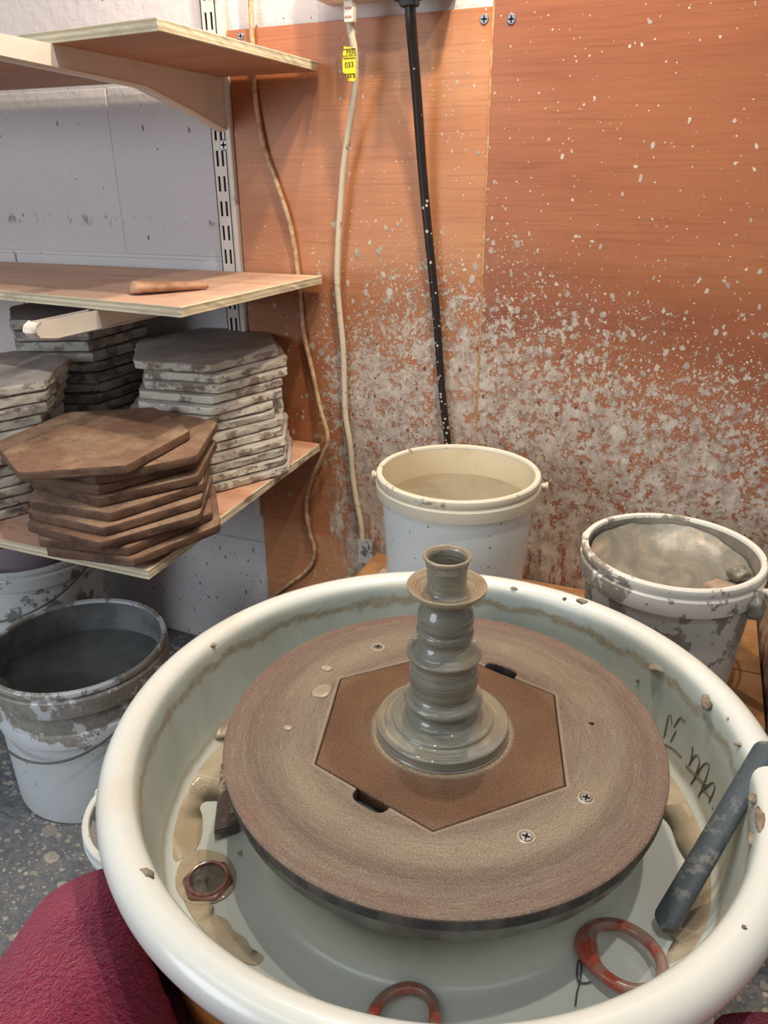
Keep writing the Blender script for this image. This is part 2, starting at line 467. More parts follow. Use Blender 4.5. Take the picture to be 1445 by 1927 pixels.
def insert_mat():
    g = G('hex_insert_hardboard', 0.6, 0.3)
    x, y, z = g.xyz()
    rr = g.math('SQRT', g.math('ADD', g.math('MULTIPLY', x, x), g.math('MULTIPLY', y, y)))
    gr = g.noise(480, 3, 0.8); gr2 = g.noise(950, 2, 0.7); n = g.noise(16, 3, 0.5)
    col = g.ramp(n, [(0.3, L(88, 61, 47)), (0.55, L(100, 71, 52)), (0.75, L(108, 84, 60))])
    film = g.step(g.math('MULTIPLY_ADD', g.noise(24, 4, 0.6), 0.04, rr), 0.098, 0.066, 0, 0.55)
    col = g.mix(film, col, L(118, 102, 84))
    halo = g.math('MULTIPLY', g.step(rr, 0.061, 0.0562), 0.75)
    col = g.mix(halo, col, L(160, 150, 128))
    rim = g.step(rr, 0.094, 0.108, 0, 0.25)
    col = g.mix(rim, col, L(150, 126, 108))
    col = g.mix(g.step(gr, 0.44, 0.62, 0, 0.55), col, L(66, 42, 30))
    col = g.mix(g.step(gr2, 0.58, 0.66, 0, 0.4), col, L(176, 138, 100))
    return g.out(col, 0.55, g.bump(gr, 0.35, 0.0005))
m_insert = insert_mat()
def clay_mat():
    g = G('wet_thrown_clay', 0.24, 0.6)
    g.b.inputs['Coat Weight'].default_value = 0.85
    g.b.inputs['Coat Roughness'].default_value = 0.03
    x, y, z = g.xyz()
    rr = g.math('SQRT', g.math('ADD', g.math('MULTIPLY', x, x), g.math('MULTIPLY', y, y)))
    an = g.math('ARCTAN2', y, x)
    v = g.n('ShaderNodeCombineXYZ', {0: g.math('MULTIPLY', g.math('COSINE', an), 0.5), 1: g.math('MULTIPLY', g.math('SINE', an), 0.5), 2: g.math('MULTIPLY', g.math('ADD', z, rr), 620)}).outputs[0]
    r1 = g.noise(1.0, 3, 0.7, v=v)
    v2 = g.n('ShaderNodeCombineXYZ', {0: g.math('MULTIPLY', g.math('COSINE', an), 0.7), 1: g.math('MULTIPLY', g.math('SINE', an), 0.7), 2: g.math('MULTIPLY', g.math('ADD', z, rr), 160)}).outputs[0]
    r2 = g.noise(1.0, 4, 0.6, v=v2)
    col = g.ramp(r2, [(0.32, L(112, 111, 101)), (0.55, L(130, 128, 116)), (0.70, L(154, 136, 108))])
    col = g.mix(g.step(r1, 0.5, 0.70, 0, 0.45), col, L(96, 93, 84))
    dry = g.math('MULTIPLY', g.step(rr, 0.0165, 0.019), g.math('MULTIPLY', g.step(z, 0.1295, 0.1330), g.step(z, 0.142, 0.139)))
    dry2 = g.math('MULTIPLY', g.step(rr, 0.040, 0.046), g.step(r2, 0.42, 0.62))
    dry3 = g.step(z, 0.157, 0.1605)
    dm = g.math('MULTIPLY', g.math('MAXIMUM', g.math('MAXIMUM', dry, g.math('MULTIPLY', dry2, 0.6)), dry3), 0.75)
    col = g.mix(dm, col, L(164, 144, 118))
    g.put(g.b.inputs['Coat Normal'], g.bump(r1, 0.06, 0.0003))
    return g.out(col, g.math('MULTIPLY_ADD', r1, 0.3, 0.28), g.bump(r1, 1.0, 0.0016))
m_clay = clay_mat()
m_metalhead = simple('wet_metal_wheelhead', L(104, 104, 100), 0.28, 0.6, 1, 30, 0.1, metal=0.35, c2=L(84, 82, 78))
m_slip = simple('beige_slip_water', L(178, 166, 144), 0.06, 0.6, 1, 14, 0, c2=L(162, 148, 126))
m_slip_pool = m_slip

def bucket_mat(name, dirt, zc, zh, base=L(214, 216, 214), dcol=L(140, 132, 118), specks=0.3):
    """white plastic; slip patches around height zc (object space), spread zh."""
    g = G(name, 0.38, 0.45)
    x, y, z = g.xyz()
    n = g.noise(20, 6, 0.7, v=g.map((1, 1, 0.8))); n2 = g.noise(70, 4, 0.7)
    near = g.step(g.math('ABSOLUTE', g.math('SUBTRACT', z, zc)), zh, zh*0.2)
    thr = g.math('MULTIPLY_ADD', near, -0.22*dirt, 0.70 - 0.02*dirt)
    mk = g.step(g.math('SUBTRACT', n, thr), -0.01, 0.03, 0, 0.9)
    col = g.mix(mk, base, g.mix(g.step(n2, 0.4, 0.6), dcol, tuple(v*0.72 for v in dcol)))
    d, vc = g.vor(110); r_, g_, b_ = g.xyz(vc)
    sp = g.step(g.math('SUBTRACT', g.math('MULTIPLY', g.math('LESS_THAN', r_, specks), g.math('MULTIPLY', g_, 0.26)), d), 0, 0.05, 0, 0.7)
    col = g.mix(sp, col, L(140, 122, 106))
    return g.out(col, g.math('MULTIPLY_ADD', mk, 0.25, 0.35), g.bump(mk, 0.4, 0.0008))
m_b1 = bucket_mat('water_bucket_plastic', 0.45, 0.20, 0.06, base=L(226, 228, 226), specks=0.4)
m_b1r = bucket_mat('water_bucket_rim', 0.6, 0.215, 0.03, base=L(226, 216, 196), dcol=L(160, 138, 108), specks=0.12)
m_b2 = bucket_mat('slip_bucket_plastic', 0.9, 0.13, 0.10, base=L(218, 218, 214), dcol=L(156, 149, 138), specks=0.4)
m_b2r = bucket_mat('slip_bucket_rim', 0.7, 0.16, 0.05, base=L(232, 228, 220), dcol=L(150, 140, 124), specks=0.1)
m_b3 = bucket_mat('floor_bucket_plastic', 1.15, 0.20, 0.08, base=L(204, 210, 214), dcol=L(150, 144, 134), specks=0.25)
m_b4 = bucket_mat('back_bucket_plastic', 0.7, 0.2, 0.1, base=L(206, 208, 208), dcol=L(128, 126, 122), specks=0.2)
m_greyslip = simple('grey_slip_coating', L(124, 120, 112), 0.35, 0.5, 1, 16, 0.35, c2=L(150, 142, 130), bscale=40, bd=0.003)
m_darkslip = simple('dark_grey_slip', L(104, 108, 108), 0.22, 0.5, 1, 9, 0.1, c2=L(86, 90, 90), bscale=20)
m_floorslip_in = simple('bucket_inside_grey', L(128, 132, 134), 0.4, 0.5, 1, 9, 0.25, c2=L(98, 100, 100), bscale=30, bd=0.002)
def thickslip_mat():
    g = G('thick_reclaim_slip', 0.4, 0.5)
    n = g.noise(26, 4, 0.6, v=g.map((1, 0.5, 1), rot=(0, 0, 0.7)), dist=1.5)
    col = g.ramp(n, [(0.36, L(118, 116, 108)), (0.52, L(134, 130, 120)), (0.62, L(150, 140, 126)), (0.70, L(178, 160, 140))])
    return g.out(col, 0.38, g.bump(g.noise(60, 4, 0.6), 0.4, 0.002))
m_thick = thickslip_mat()
m_chunk = simple('pink_beige_clay', L(176, 150, 128), 0.6, 0.3, 1, 30, 0.4, c2=L(150, 132, 116))
m_drychunk = simple('dried_clay_crumb', L(150, 138, 122), 0.7, 0.3, 1, 60, 0.6, c2=L(112, 98, 84), bscale=200)
m_water = simple('murky_water', L(146, 136, 116), 0.05, 0.6, 1, 6, 0, c2=L(128, 116, 94))

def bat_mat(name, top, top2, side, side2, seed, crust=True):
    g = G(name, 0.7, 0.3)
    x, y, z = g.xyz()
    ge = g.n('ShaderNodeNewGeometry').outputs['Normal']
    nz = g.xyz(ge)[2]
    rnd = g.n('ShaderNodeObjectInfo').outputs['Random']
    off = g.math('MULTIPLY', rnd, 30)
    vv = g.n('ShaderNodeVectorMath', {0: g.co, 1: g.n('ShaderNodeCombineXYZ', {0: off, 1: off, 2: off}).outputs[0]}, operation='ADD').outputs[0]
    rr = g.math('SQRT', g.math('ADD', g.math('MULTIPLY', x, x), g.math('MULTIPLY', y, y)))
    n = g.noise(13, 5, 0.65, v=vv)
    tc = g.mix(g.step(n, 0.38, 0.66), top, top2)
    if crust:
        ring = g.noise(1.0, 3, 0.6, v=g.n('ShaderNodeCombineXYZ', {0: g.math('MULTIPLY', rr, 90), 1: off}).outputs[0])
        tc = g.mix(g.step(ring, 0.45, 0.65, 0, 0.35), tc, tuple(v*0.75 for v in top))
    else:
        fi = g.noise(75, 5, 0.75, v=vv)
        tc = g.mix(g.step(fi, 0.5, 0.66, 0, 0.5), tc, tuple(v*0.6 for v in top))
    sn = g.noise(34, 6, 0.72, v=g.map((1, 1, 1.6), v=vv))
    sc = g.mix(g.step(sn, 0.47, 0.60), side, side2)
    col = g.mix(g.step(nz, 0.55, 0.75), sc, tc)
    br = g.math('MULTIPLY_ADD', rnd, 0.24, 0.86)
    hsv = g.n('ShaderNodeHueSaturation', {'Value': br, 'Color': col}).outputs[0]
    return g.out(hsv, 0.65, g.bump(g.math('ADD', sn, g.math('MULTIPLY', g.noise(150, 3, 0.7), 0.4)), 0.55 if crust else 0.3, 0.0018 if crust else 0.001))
m_bat_grey = bat_mat('grey_crusted_bat', L(174, 167, 160), L(148, 138, 134), L(206, 200, 186), L(134, 118, 108), 1)
m_bat_dark = bat_mat('shaded_back_bat', L(120, 114, 112), L(104, 98, 96), L(168, 164, 156), L(120, 110, 104), 3)  # darker copy of the grey bat, rear stack's shade put into the colour
m_bat_brown = bat_mat('brown_hardboard_bat', L(122, 92, 76), L(152, 128, 104), L(110, 84, 68), L(86, 64, 54), 2, crust=False)

def floor_mat():
    g = G('spattered_concrete', 0.7, 0.3)
    n = g.noise(6, 5, 0.6); n2 = g.noise(90, 4, 0.7)
    col = g.ramp(n, [(0.3, L(78, 84, 92)), (0.6, L(104, 108, 114)), (0.8, L(126, 118, 114))])
    col = g.mix(g.step(n2, 0.4, 0.65, 0, 0.5), col, L(140, 138, 136))
    wv = g.n('ShaderNodeVectorMath', {0: g.co, 1: g.n('ShaderNodeVectorMath', {0: g.noise(60, 3, 0.6, col=True), 1: (0.012, 0.012, 0)}, operation='MULTIPLY').outputs[0]}, operation='ADD').outputs[0]
    for sc, p, rm in ((24, 0.26, 0.30), (48, 0.30, 0.34), (100, 0.30, 0.36), (210, 0.28, 0.36)):
        d, vc = g.vor2(sc, v=g.map((1, 1.3, 1), loc=(sc, 0, 0), v=wv), plane='xy'); r_, g_, b_ = g.xyz(vc)
        mk = g.step(g.math('SUBTRACT', g.math('MULTIPLY', g.math('LESS_THAN', r_, p), g.math('MULTIPLY_ADD', g_, rm, 0.05)), d), 0, 0.05, 0, 0.85)
        col = g.mix(mk, col, g.mix(b_, L(190, 180, 162), L(146, 140, 132)))
    return g.out(col, 0.6, g.bump(n2, 0.3, 0.001))
m_floor = floor_mat()
m_plain_wall = simple('plain_white_wall', L(206, 202, 198), 0.7, 0.3)
m_ceiling = simple('white_ceiling', L(220, 218, 212), 0.8, 0.2)
def towel_mat():
    g = G('maroon_terry', 0.95, 0.1)
    n = g.noise(420, 3, 0.7); n1 = g.noise(210, 3, 0.75, v=g.map((1, 1, 0.6))); n2 = g.noise(11, 3, 0.5)
    col = g.ramp(n2, [(0.3, L(126, 26, 60)), (0.6, L(156, 38, 76)), (0.8, L(182, 56, 90))])
    col = g.mix(g.step(n1, 0.5, 0.7, 0, 0.55), col, L(72, 10, 36))
    col = g.mix(g.step(g.noise(10, 5, 0.75, v=g.map((1.5, 1, 1), loc=(7, 3, 2))), 0.64, 0.69, 0, 0.55), col, L(170, 112, 112))
    g.b.inputs['Sheen Weight'].default_value = 0.6
    g.b.inputs['Sheen Tint'].default_value = (0.9, 0.4, 0.5, 1)
    return g.out(col, 0.95, g.bump(g.math('ADD', n1, g.math('MULTIPLY', n, 0.6)), 1.0, 0.007))
m_towel = towel_mat()
m_trouser = simple('dark_trousers', L(40, 40, 50), 0.9, 0.2, 1, 40, 0.3, c2=L(54, 52, 62))
m_shoe = simple('dark_shoe', L(38, 34, 34), 0.6, 0.3)
m_cabinet = simple('ochre_cabinet', L(176, 118, 62), 0.45, 0.4, 1, 12, 0.1, c2=L(156, 98, 52))
m_tan = simple('bench_tan_board', L(186, 142, 96), 0.6, 0.3, 1, 16, 0.2, c2=L(166, 118, 78))
m_tan_light = simple('spattered_pale_board', L(186, 172, 158), 0.65, 0.3, 1, 30, 0.3, c2=L(148, 122, 104))
m_darkboard = plywood_wall('dark_side_board', L(112, 66, 52), L(88, 50, 42), L(128, 80, 62), 11.0)
m_cable_pale = simple('dusty_pale_cable', L(204, 174, 140), 0.5, 0.4, 1, 90, 0.1, c2=L(170, 136, 104))
m_cable_white = simple('dusty_white_cable', L(216, 202, 178), 0.5, 0.4, 1, 120, 0.1, c2=L(158, 124, 96), thr=(0.58, 0.66))
def black_cable():
    g = G('spattered_black_cable', 0.4, 0.5)
    x, y, z = g.xyz()
    d, vc = g.vor(170); r_, g_, b_ = g.xyz(vc)
    p = g.step(z, 0.90, 0.55, 0.08, 0.75)
    mk = g.step(g.math('SUBTRACT', g.math('MULTIPLY', g.math('LESS_THAN', r_, p), g.math('MULTIPLY_ADD', g_, 0.35, 0.1)), d), 0, 0.06)
    return g.out(g.mix(mk, L(34, 28, 28), L(196, 184, 172)), 0.4)
m_blackcable = black_cable()
m_plugwhite = simple('white_plug', L(232, 224, 208), 0.4, 0.5)
m_plugblack = simple('black_plug', L(44, 40, 42), 0.45, 0.4)
m_socket = simple('socket_plastic', L(216, 202, 188), 0.5, 0.4, 0.6, 20, 0.05, c2=L(190, 168, 150))
m_yellow = simple('yellow_label', L(244, 220, 20), 0.4, 0.4)
m_ink = simple('label_ink', L(60, 50, 24), 0.6, 0.2)
m_blueink = simple('blue_ink', L(50, 70, 110), 0.6, 0.2)
m_greylabel = simple('grimy_label', L(186, 186, 182), 0.5, 0.3, 1, 90, 0.1, c2=L(112, 108, 106), thr=(0.5, 0.62))
m_woodtool = simple('weathered_wood', L(196, 156, 128), 0.7, 0.2, 1, 25, 0.3, c2=L(158, 118, 94))
m_greytool = simple('slip_streaked_grey_wood', L(70, 78, 84), 0.32, 0.5, 0.8, 75, 0.25, c2=L(128, 124, 120), thr=(0.52, 0.66))
m_wedge = simple('slip_stained_wood', L(92, 80, 76), 0.3, 0.5, 1, 55, 0.3, c2=L(160, 150, 136), thr=(0.52, 0.60))
m_red = simple('red_coating_with_clay', L(172, 78, 58), 0.22, 0.6, 0.9, 48, 0.15, c2=L(146, 124, 114), thr=(0.42, 0.56))
m_nut = simple('reddish_brass_nut', L(92, 60, 58), 0.25, 0.6, 1, 40, 0.1, c2=L(150, 104, 96))
m_wire = simple('dark_wire', L(96, 94, 90), 0.4, 0.5, metal=0.5)
m_purple = simple('mauve_tub_plastic', L(146, 132, 142), 0.6, 0.3)
m_scrib = simple('brown_slip_trace', L(112, 96, 72), 0.5, 0.3)

# ================================================================== SETTING
WY = 1.07
tag(box('floor', (-2.6, -1.8, -0.1), (1.4, 1.2, 0.0), m_floor), kind='structure')
tag(box('ceiling', (-2.6, -1.8, 2.35), (1.4, 1.2, 2.45), m_ceiling), kind='structure')
tag(box('wall_left', (-2.7, -1.8, 0.0), (-2.6, 1.08, 2.35), m_plain_wall), kind='structure')
tag(box('wall_right', (1.4, -1.8, 0.0), (1.5, 1.08, 2.35), m_plain_wall), kind='structure')
tag(box('wall_front', (-2.6, -1.9, 0.0), (1.4, -1.8, 2.35), m_plain_wall), kind='structure')
wall = tag(box('wall_back', (-2.6, 1.0728, 0.0), (1.4, 1.2, 2.35), m_wallpaint), kind='structure')
# painted blocks, each its own piece; joint lines at the heights seen
JZ = [0.004, 0.245, 0.490, 0.735, 0.983, 1.228, 1.473, 1.718, 1.963, 2.2]
jg = 0.0024
for k in range(len(JZ)-1):
    xoff = -0.895 if k % 2 else -0.65
    x = xoff - 0.49*3
    while x < 0.0:
        x1 = min(x+0.49, 0.4)
        fy = WY + (0.0008 if k >= 3 else -0.0022) + R.uniform(-0.0008, 0.0008)
        bm = bmesh.new(); box_bm(bm, (x+jg/2, fy, JZ[k]+jg/2+0.001), (x1-jg/2, 1.0785, JZ[k+1]-jg/2-0.001), 0.0035, 3)
        me = bpy.data.meshes.new('block'); bm.to_mesh(me); bm.free()
        link('block', me, m_wallpaint, wall, None, 30)
        x += 0.49

# plywood sheets on the wall
def sheet(name, pts, y0, y1, mat, label, origin=None):
    bm = bmesh.new()
    vs = [bm.verts.new((p[0], y1, p[1])) for p in pts]
    f = bm.faces.new(vs)
    g = bmesh.ops.extrude_face_region(bm, geom=[f])
    for v in [e for e in g['geom'] if isinstance(e, bmesh.types.BMVert)]: v.co.y = y0
    bmesh.ops.recalc_face_normals(bm, faces=bm.faces)
    bmesh.ops.bevel(bm, geom=bm.edges[:], offset=0.0006, segments=1, affect='EDGES')
    me = bpy.data.meshes.new(name); bm.to_mesh(me); bm.free()
    return me
PA0, PA1 = 1.061, 1.0660
pa = thing('plywood_panel', (-0.47, 1.062, 0.0), 'orange plywood sheet on the wall behind the hanging cables', 'panel')
link('sheet', sheet('sheet', [(-0.6655, 0.002), (-0.2790, 0.002), (-0.2828, 1.042), (-0.6640, 1.040)], PA0, PA1, m_plyA, ''), m_plyA, pa)
pb = thing('plywood_panel', (0.2, 1.058, 0.0), 'large reddish plywood sheet on the wall behind the clay bucket, right of the seam', 'panel')
link('sheet', sheet('sheet', [(-0.2768, 0.002), (0.72, 0.002), (0.72, 1.045), (-0.2815, 1.051)], PA0-0.006, PA1, m_plyB, ''), m_plyB, pb)
# ragged pale cut edge of the right-hand sheet
V, Fc = [], []
N = 160
for i in range(N+1):
    z = 0.01 + 1.037*i/N
    xs = -0.2768 + (-0.2815+0.2768)*(z-0.002)/1.049
    j = 0.0012*noise.noise(Vector((0, 0, z*60))) + 0.0010*noise.noise(Vector((3, 0, z*17)))
    V += [(xs-0.0028-abs(j)*1.6, PA0-0.0030, z), (xs+0.0002, PA0-0.0063, z), (xs+0.0002, PA0+0.001, z), (xs-0.0028-abs(j)*1.6, PA0+0.0002, z)]
for i in range(N):
    for k in range(4):
        Fc.append((i*4+k, i*4+(k+1) % 4, (i+1)*4+(k+1) % 4, (i+1)*4+k))
e = mesh('cut_edge', V, Fc, m_seam, pb); e['label'] = 'ragged pale cut edge'

def screw(px, py, y, parent, r=0.0062, nrm='y', mat=m_steel, z=None):
    c = at(px, py, y=y) if z is None else at(px, py, z=z)
    bm = bmesh.new()
    bmesh.ops.create_cone(bm, cap_ends=True, segments=20, radius1=r, radius2=r*0.8, depth=0.0016)
    if nrm == 'y': bmesh.ops.rotate(bm, verts=bm.verts, cent=(0, 0, 0), matrix=Matrix.Rotation(PI/2, 3, 'X'))
    bmesh.ops.translate(bm, verts=bm.verts, vec=c)
    me = bpy.data.meshes.new('screw'); bm.to_mesh(me); bm.free()
    o = link('screw', me, mat, parent, None, 30)
    # cross slot
    bm = bmesh.new()
    a = r*0.62; b = r*0.14
    if nrm == 'y':
        box_bm(bm, c+Vector((-a, -0.0013, -b)), c+Vector((a, -0.0007, b))); box_bm(bm, c+Vector((-b, -0.0013, -a)), c+Vector((b, -0.0007, a)))
    else:
        box_bm(bm, c+Vector((-a, -b, 0.0007)), c+Vector((a, b, 0.0011))); box_bm(bm, c+Vector((-b, -a, 0.0007)), c+Vector((b, a, 0.0011)))
    me = bpy.data.meshes.new('cross_slot'); bm.to_mesh(me); bm.free()
    s = bpy.data.objects.new('cross_slot', me); me.materials.append(m_dark); C.objects.link(s)
    s.parent = o; s.matrix_parent_inverse = Matrix.Translation(-Vector(parent.location))@Matrix.Identity(4)
    s.matrix_parent_inverse = o.matrix_world.inverted() if False else Matrix.Identity(4)
    return o
screw(911, 36, PA0-0.0006, pa); screw(962, 36, PA0-0.0066, pb); screw(453, 68, PA0-0.0006, pa, 0.005)

# ================================================================== TWIN-SLOT UPRIGHT, BRACKETS
upr = thing('shelf_upright', (-0.682, 1.06, 0.05), 'white slotted metal upright fixed to the wall beside the plywood', 'shelf upright')
X0, X1, YF = -0.7010, -0.6770, 1.0565
zb, zt = 0.40, 1.30
bm = bmesh.new()
# side flanges and face strips; real slots between the rungs
box_bm(bm, (X0, YF, zb), (X0+0.0015, 1.0695, zt)); box_bm(bm, (X1-0.0015, YF, zb), (X1, 1.0695, zt))
box_bm(bm, (X0, YF, zb), (X0+0.0055, YF+0.0015, zt)); box_bm(bm, (X1-0.0055, YF, zb), (X1, YF+0.0015, zt)); box_bm(bm, (-0.6916, YF, zb), (-0.6864, YF+0.0015, zt))
P_ = 0.0346; s0 = 0.7405
z = s0 - P_*10
while z < zt-0.02:
    if z > zb: box_bm(bm, (X0+0.001, YF+0.0001, z+0.0105), (X1-0.001, YF+0.0014, z+P_-0.0105))
    z += P_
me = bpy.data.meshes.new('channel'); bm.to_mesh(me); bm.free()
link('channel', me, m_white_metal, upr)
b_ = box('slot_shade_sheet', (X0+0.0016, 1.0655, zb), (X1-0.0016, 1.0672, zt), m_dark, upr); b_['label'] = 'dark sheet for the shade inside the slots'  # dark sheet stands in for the shade seen through the slots
screw(421, 273, YF-0.0008, upr, 0.0078)
# cream cover strip right of the upright, on the wall
tag(box('trim_1', (-0.6768, 1.0540, 0.30), (-0.6662, 1.0685, 1.35), m_white_metal, None, 0.004, seg=4), kind='structure')

def bracket(name, label, ztop, ynose, hwall, hnose, noselen):
    b = thing(name, (-0.683, 1.05, ztop), label, 'shelf bracket')
    # side plate outline in (y, z)
    yb = 1.056
    out = [(yb, 0), (ynose+0.012, 0), (ynose+0.003, -0.004), (ynose, -0.010), (ynose+0.006, -hnose*0.8), (ynose+0.03, -hnose), (0.88, -hnose-(hwall-hnose)*0.15), (0.98, -hwall*0.72), (yb, -hwall)]
    t = 0.0012
    for nm, x in (('side_plate', -0.6905), ('side_plate', -0.6755)):
        bm = bmesh.new()
        vs = [bm.verts.new((x, y, ztop+z)) for y, z in out]
        f = bm.faces.new(vs); g = bmesh.ops.extrude_face_region(bm, geom=[f])
        for v in [e for e in g['geom'] if isinstance(e, bmesh.types.BMVert)]: v.co.x = x + t
        bmesh.ops.recalc_face_normals(bm, faces=bm.faces)
        me = bpy.data.meshes.new(nm); bm.to_mesh(me); bm.free(); link(nm, me, m_white_metal, b)
    # folded underside that closes the channel, with a rounded nose
    path = out[1:]
    V, Fc = [], []
    for (y, z) in path:
        for x, dz in ((-0.6917, 0.002), (-0.6902, 0.0), (-0.6745, 0.0), (-0.6730, 0.002)):
            V.append((x, y, ztop+z+dz-0.0006))
    for i in range(len(path)-1):
        for k in range(3): Fc.append((i*4+k, i*4+k+1, (i+1)*4+k+1, (i+1)*4+k))
    mesh('folded_edge', V, Fc, m_white_metal, b, smooth=60)
    return b
bracket('shelf_bracket', 'long white tapering metal bracket under the topmost shelf board', 0.9828, 0.60, 0.068, 0.020, 0.04)
bracket('shelf_bracket', 'white metal bracket with rusty nose sticking out under the middle shelf', 0.706, 0.638, 0.036, 0.022, 0.04)

# ================================================================== SHELF BOARDS
def board(name, label, pts, ztop, t, mats, slope=0.0, zfun=None):
    """pts counter-clockwise; slope tilts the front down."""
    zf = lambda y: slope*(y-1.07)
    V, Fc, MI = [], [], []
    n = len(pts); dens = []
    for i in range(n):
        a, b = Vector(pts[i]), Vector(pts[(i+1) % n]); m = max(1, int((b-a).length/0.012))
        for k in range(m): dens.append(a.lerp(b, k/m))
    n = len(dens); c = sum((Vector(p) for p in dens), Vector((0, 0)))/n
    bev = 0.0010
    def ring(inset, z, jit):
        st = len(V)
        for i, p in enumerate(dens):
            d = (c-p).normalized()*inset
            j = jit*noise.noise(Vector((p.x*90, p.y*90, z*300)))
            q = p + d + (c-p).normalized()*j
            V.append((q.x, q.y, ztop + zf(p.y) + z + (jit*0.6*noise.noise(Vector((p.x*120, p.y*120, 5))) if z > -t/2 and inset == 0 else 0)))
        return st
    rings = [ring(bev, 0, 0), ring(0, -bev, 0.0006), ring(0.0002, -t*0.5, 0.0008), ring(0, -t+bev, 0.0006), ring(bev, -t, 0)]
    for a, b in zip(rings, rings[1:]):
        for i in range(n):
            Fc.append((a+i, a+(i+1) % n, b+(i+1) % n, b+i)); MI.append(1)
    Fc.append(tuple(rings[0]+i for i in range(n))); MI.append(0)
    Fc.append(tuple(rings[-1]+i for i in range(n))[::-1]); MI.append(2)
    o = mesh(name, V, Fc, mats, None, (pts[0][0], pts[0][1], ztop), False, MI)
    return tag(o, label, 'shelf')
m_edge_top = ply_edge('ply_edge_top', -0.012, 0.012, 0.35)
m_edge_low = ply_edge('ply_edge_low', -0.012, 0.012, 0.8)
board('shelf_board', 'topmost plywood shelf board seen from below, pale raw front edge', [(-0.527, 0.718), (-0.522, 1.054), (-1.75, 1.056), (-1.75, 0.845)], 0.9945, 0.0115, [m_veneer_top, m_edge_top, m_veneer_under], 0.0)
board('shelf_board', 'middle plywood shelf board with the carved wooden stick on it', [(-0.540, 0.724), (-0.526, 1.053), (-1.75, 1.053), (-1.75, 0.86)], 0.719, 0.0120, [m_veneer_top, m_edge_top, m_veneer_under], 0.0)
SL = 0.055; SH = 0.455
board('shelf_board', 'lowest plywood shelf board, sagging, carrying the stacks of hexagonal bats', [(-0.553, 0.624), (-0.541, 1.054), (-1.75, 1.054), (-1.75, 0.624)], SH, 0.0125, [m_veneer_low, m_edge_low, m_veneer_under], SL)

# ================================================================== HEXAGONAL BATS
def bat(label, cx, cy, rotdeg, h, th, mat, group, seed, rough=0.0012, r=0.119, tilt=None, cr=0.004):
    rr = random.Random(seed)
    V, Fc = [], []
    m = 14
    out = []
    for k in range(6):
        a = math.radians(rotdeg) + k*PI/3; b = a + PI/3
        pa_, pb_ = Vector((math.cos(a), math.sin(a)))*r, Vector((math.cos(b), math.sin(b)))*r
        for i in range(m):
            t = i/m
            p = pa_.lerp(pb_, t)
            # soften corner
            e = min(t, 1-t)
            if e < 0.03: p *= 0.990
            out.append(p)
    n = len(out)
    zc = SH + SL*(cy-1.07) + h      # top surface at the centre
    lv = [(0.0030, 0.0), (0.0008, -0.0010), (0, -0.003), (0.0004, -th*0.5), (0, -th+0.0028), (0.0010, -th+0.0008), (0.0030, -th+0.0002)]
    for li, (ins, z) in enumerate(lv):
        for i, p in enumerate(out):
            j = rough*noise.noise(Vector((p.x*70+seed, p.y*70, z*160+seed))) if 0 < li < 6 else 0
            L_ = p.length
            q = p*((L_-ins+j)/L_)
            zz = z + (rough*0.35*noise.noise(Vector((p.x*60, p.y*60, seed))) if li in (1, 5) else 0)
            V.append((q.x, q.y, zz + SL*q.y + (tilt[0]*q.x+tilt[1]*q.y if tilt else 0)))
    for a in range(len(lv)-1):
        for i in range(n):
            Fc.append((a*n+i, a*n+(i+1) % n, (a+1)*n+(i+1) % n, (a+1)*n+i))
    Fc.append(tuple(range(n))); Fc.append(tuple(len(V)-n+i for i in range(n))[::-1])
    V = [Vector(v)+Vector((cx, cy, zc)) for v in V]
    o = mesh('hexagonal_bat', V, Fc, mat, None, (cx, cy, zc), 35)
    return tag(o, label, 'bat', group)
ORD = ['topmost', 'second from the top', 'third from the top', 'fourth from the top', 'fifth from the top', 'sixth from the top', 'seventh from the top',
       'eighth from the top', 'ninth from the top', 'tenth from the top', 'eleventh from the top', 'second from the bottom', 'bottom one']
RIGHT = [(-0.683, 0.966, -53.6), (-0.669, 0.966, -53.4), (-0.667, 0.962, -54.4), (-0.670, 0.956, -56.2), (-0.668, 0.948, -55.9), (-0.674, 0.941, -62.1),
         (-0.673, 0.943, -62.5), (-0.664, 0.947, -60.2), (-0.663, 0.945, -61.9), (-0.655, 0.940, -63.3), (-0.656, 0.937, -64.1), (-0.653, 0.937, -64.1), (-0.648, 0.937, -63.9)]
tR = 0.01331
for i, (x, y, a) in enumerate(RIGHT):
    bat('clay-crusted grey bat, %s of the right-hand stack on the shelf' % ORD[i], x, y, a, 0.173-tR*i, tR-0.0008, m_bat_grey, 'grey bats in the right-hand stack', 11+i, 0.0022)
LEFT_T = 0.0146
for i in range(12):
    nm = ORD[i] if i < 10 else ('second from the bottom' if i == 10 else 'bottom one')
    k = i/11
    px_, py_, a = -0.888-0.026*k + (R.uniform(-.003, .003) if i else 0), 0.745-0.044*k + (R.uniform(-.002, .002) if i else 0), -4.2 + (R.uniform(-4, 4) if i else 0)
    bat('pale grey bat, %s of the stack at the left edge' % nm, px_, py_, a, 0.1755-LEFT_T*i, LEFT_T-0.0008, m_bat_grey, 'grey bats in the left-hand stack', 41+i, 0.0024, r=0.112)
BK_T = 0.0158
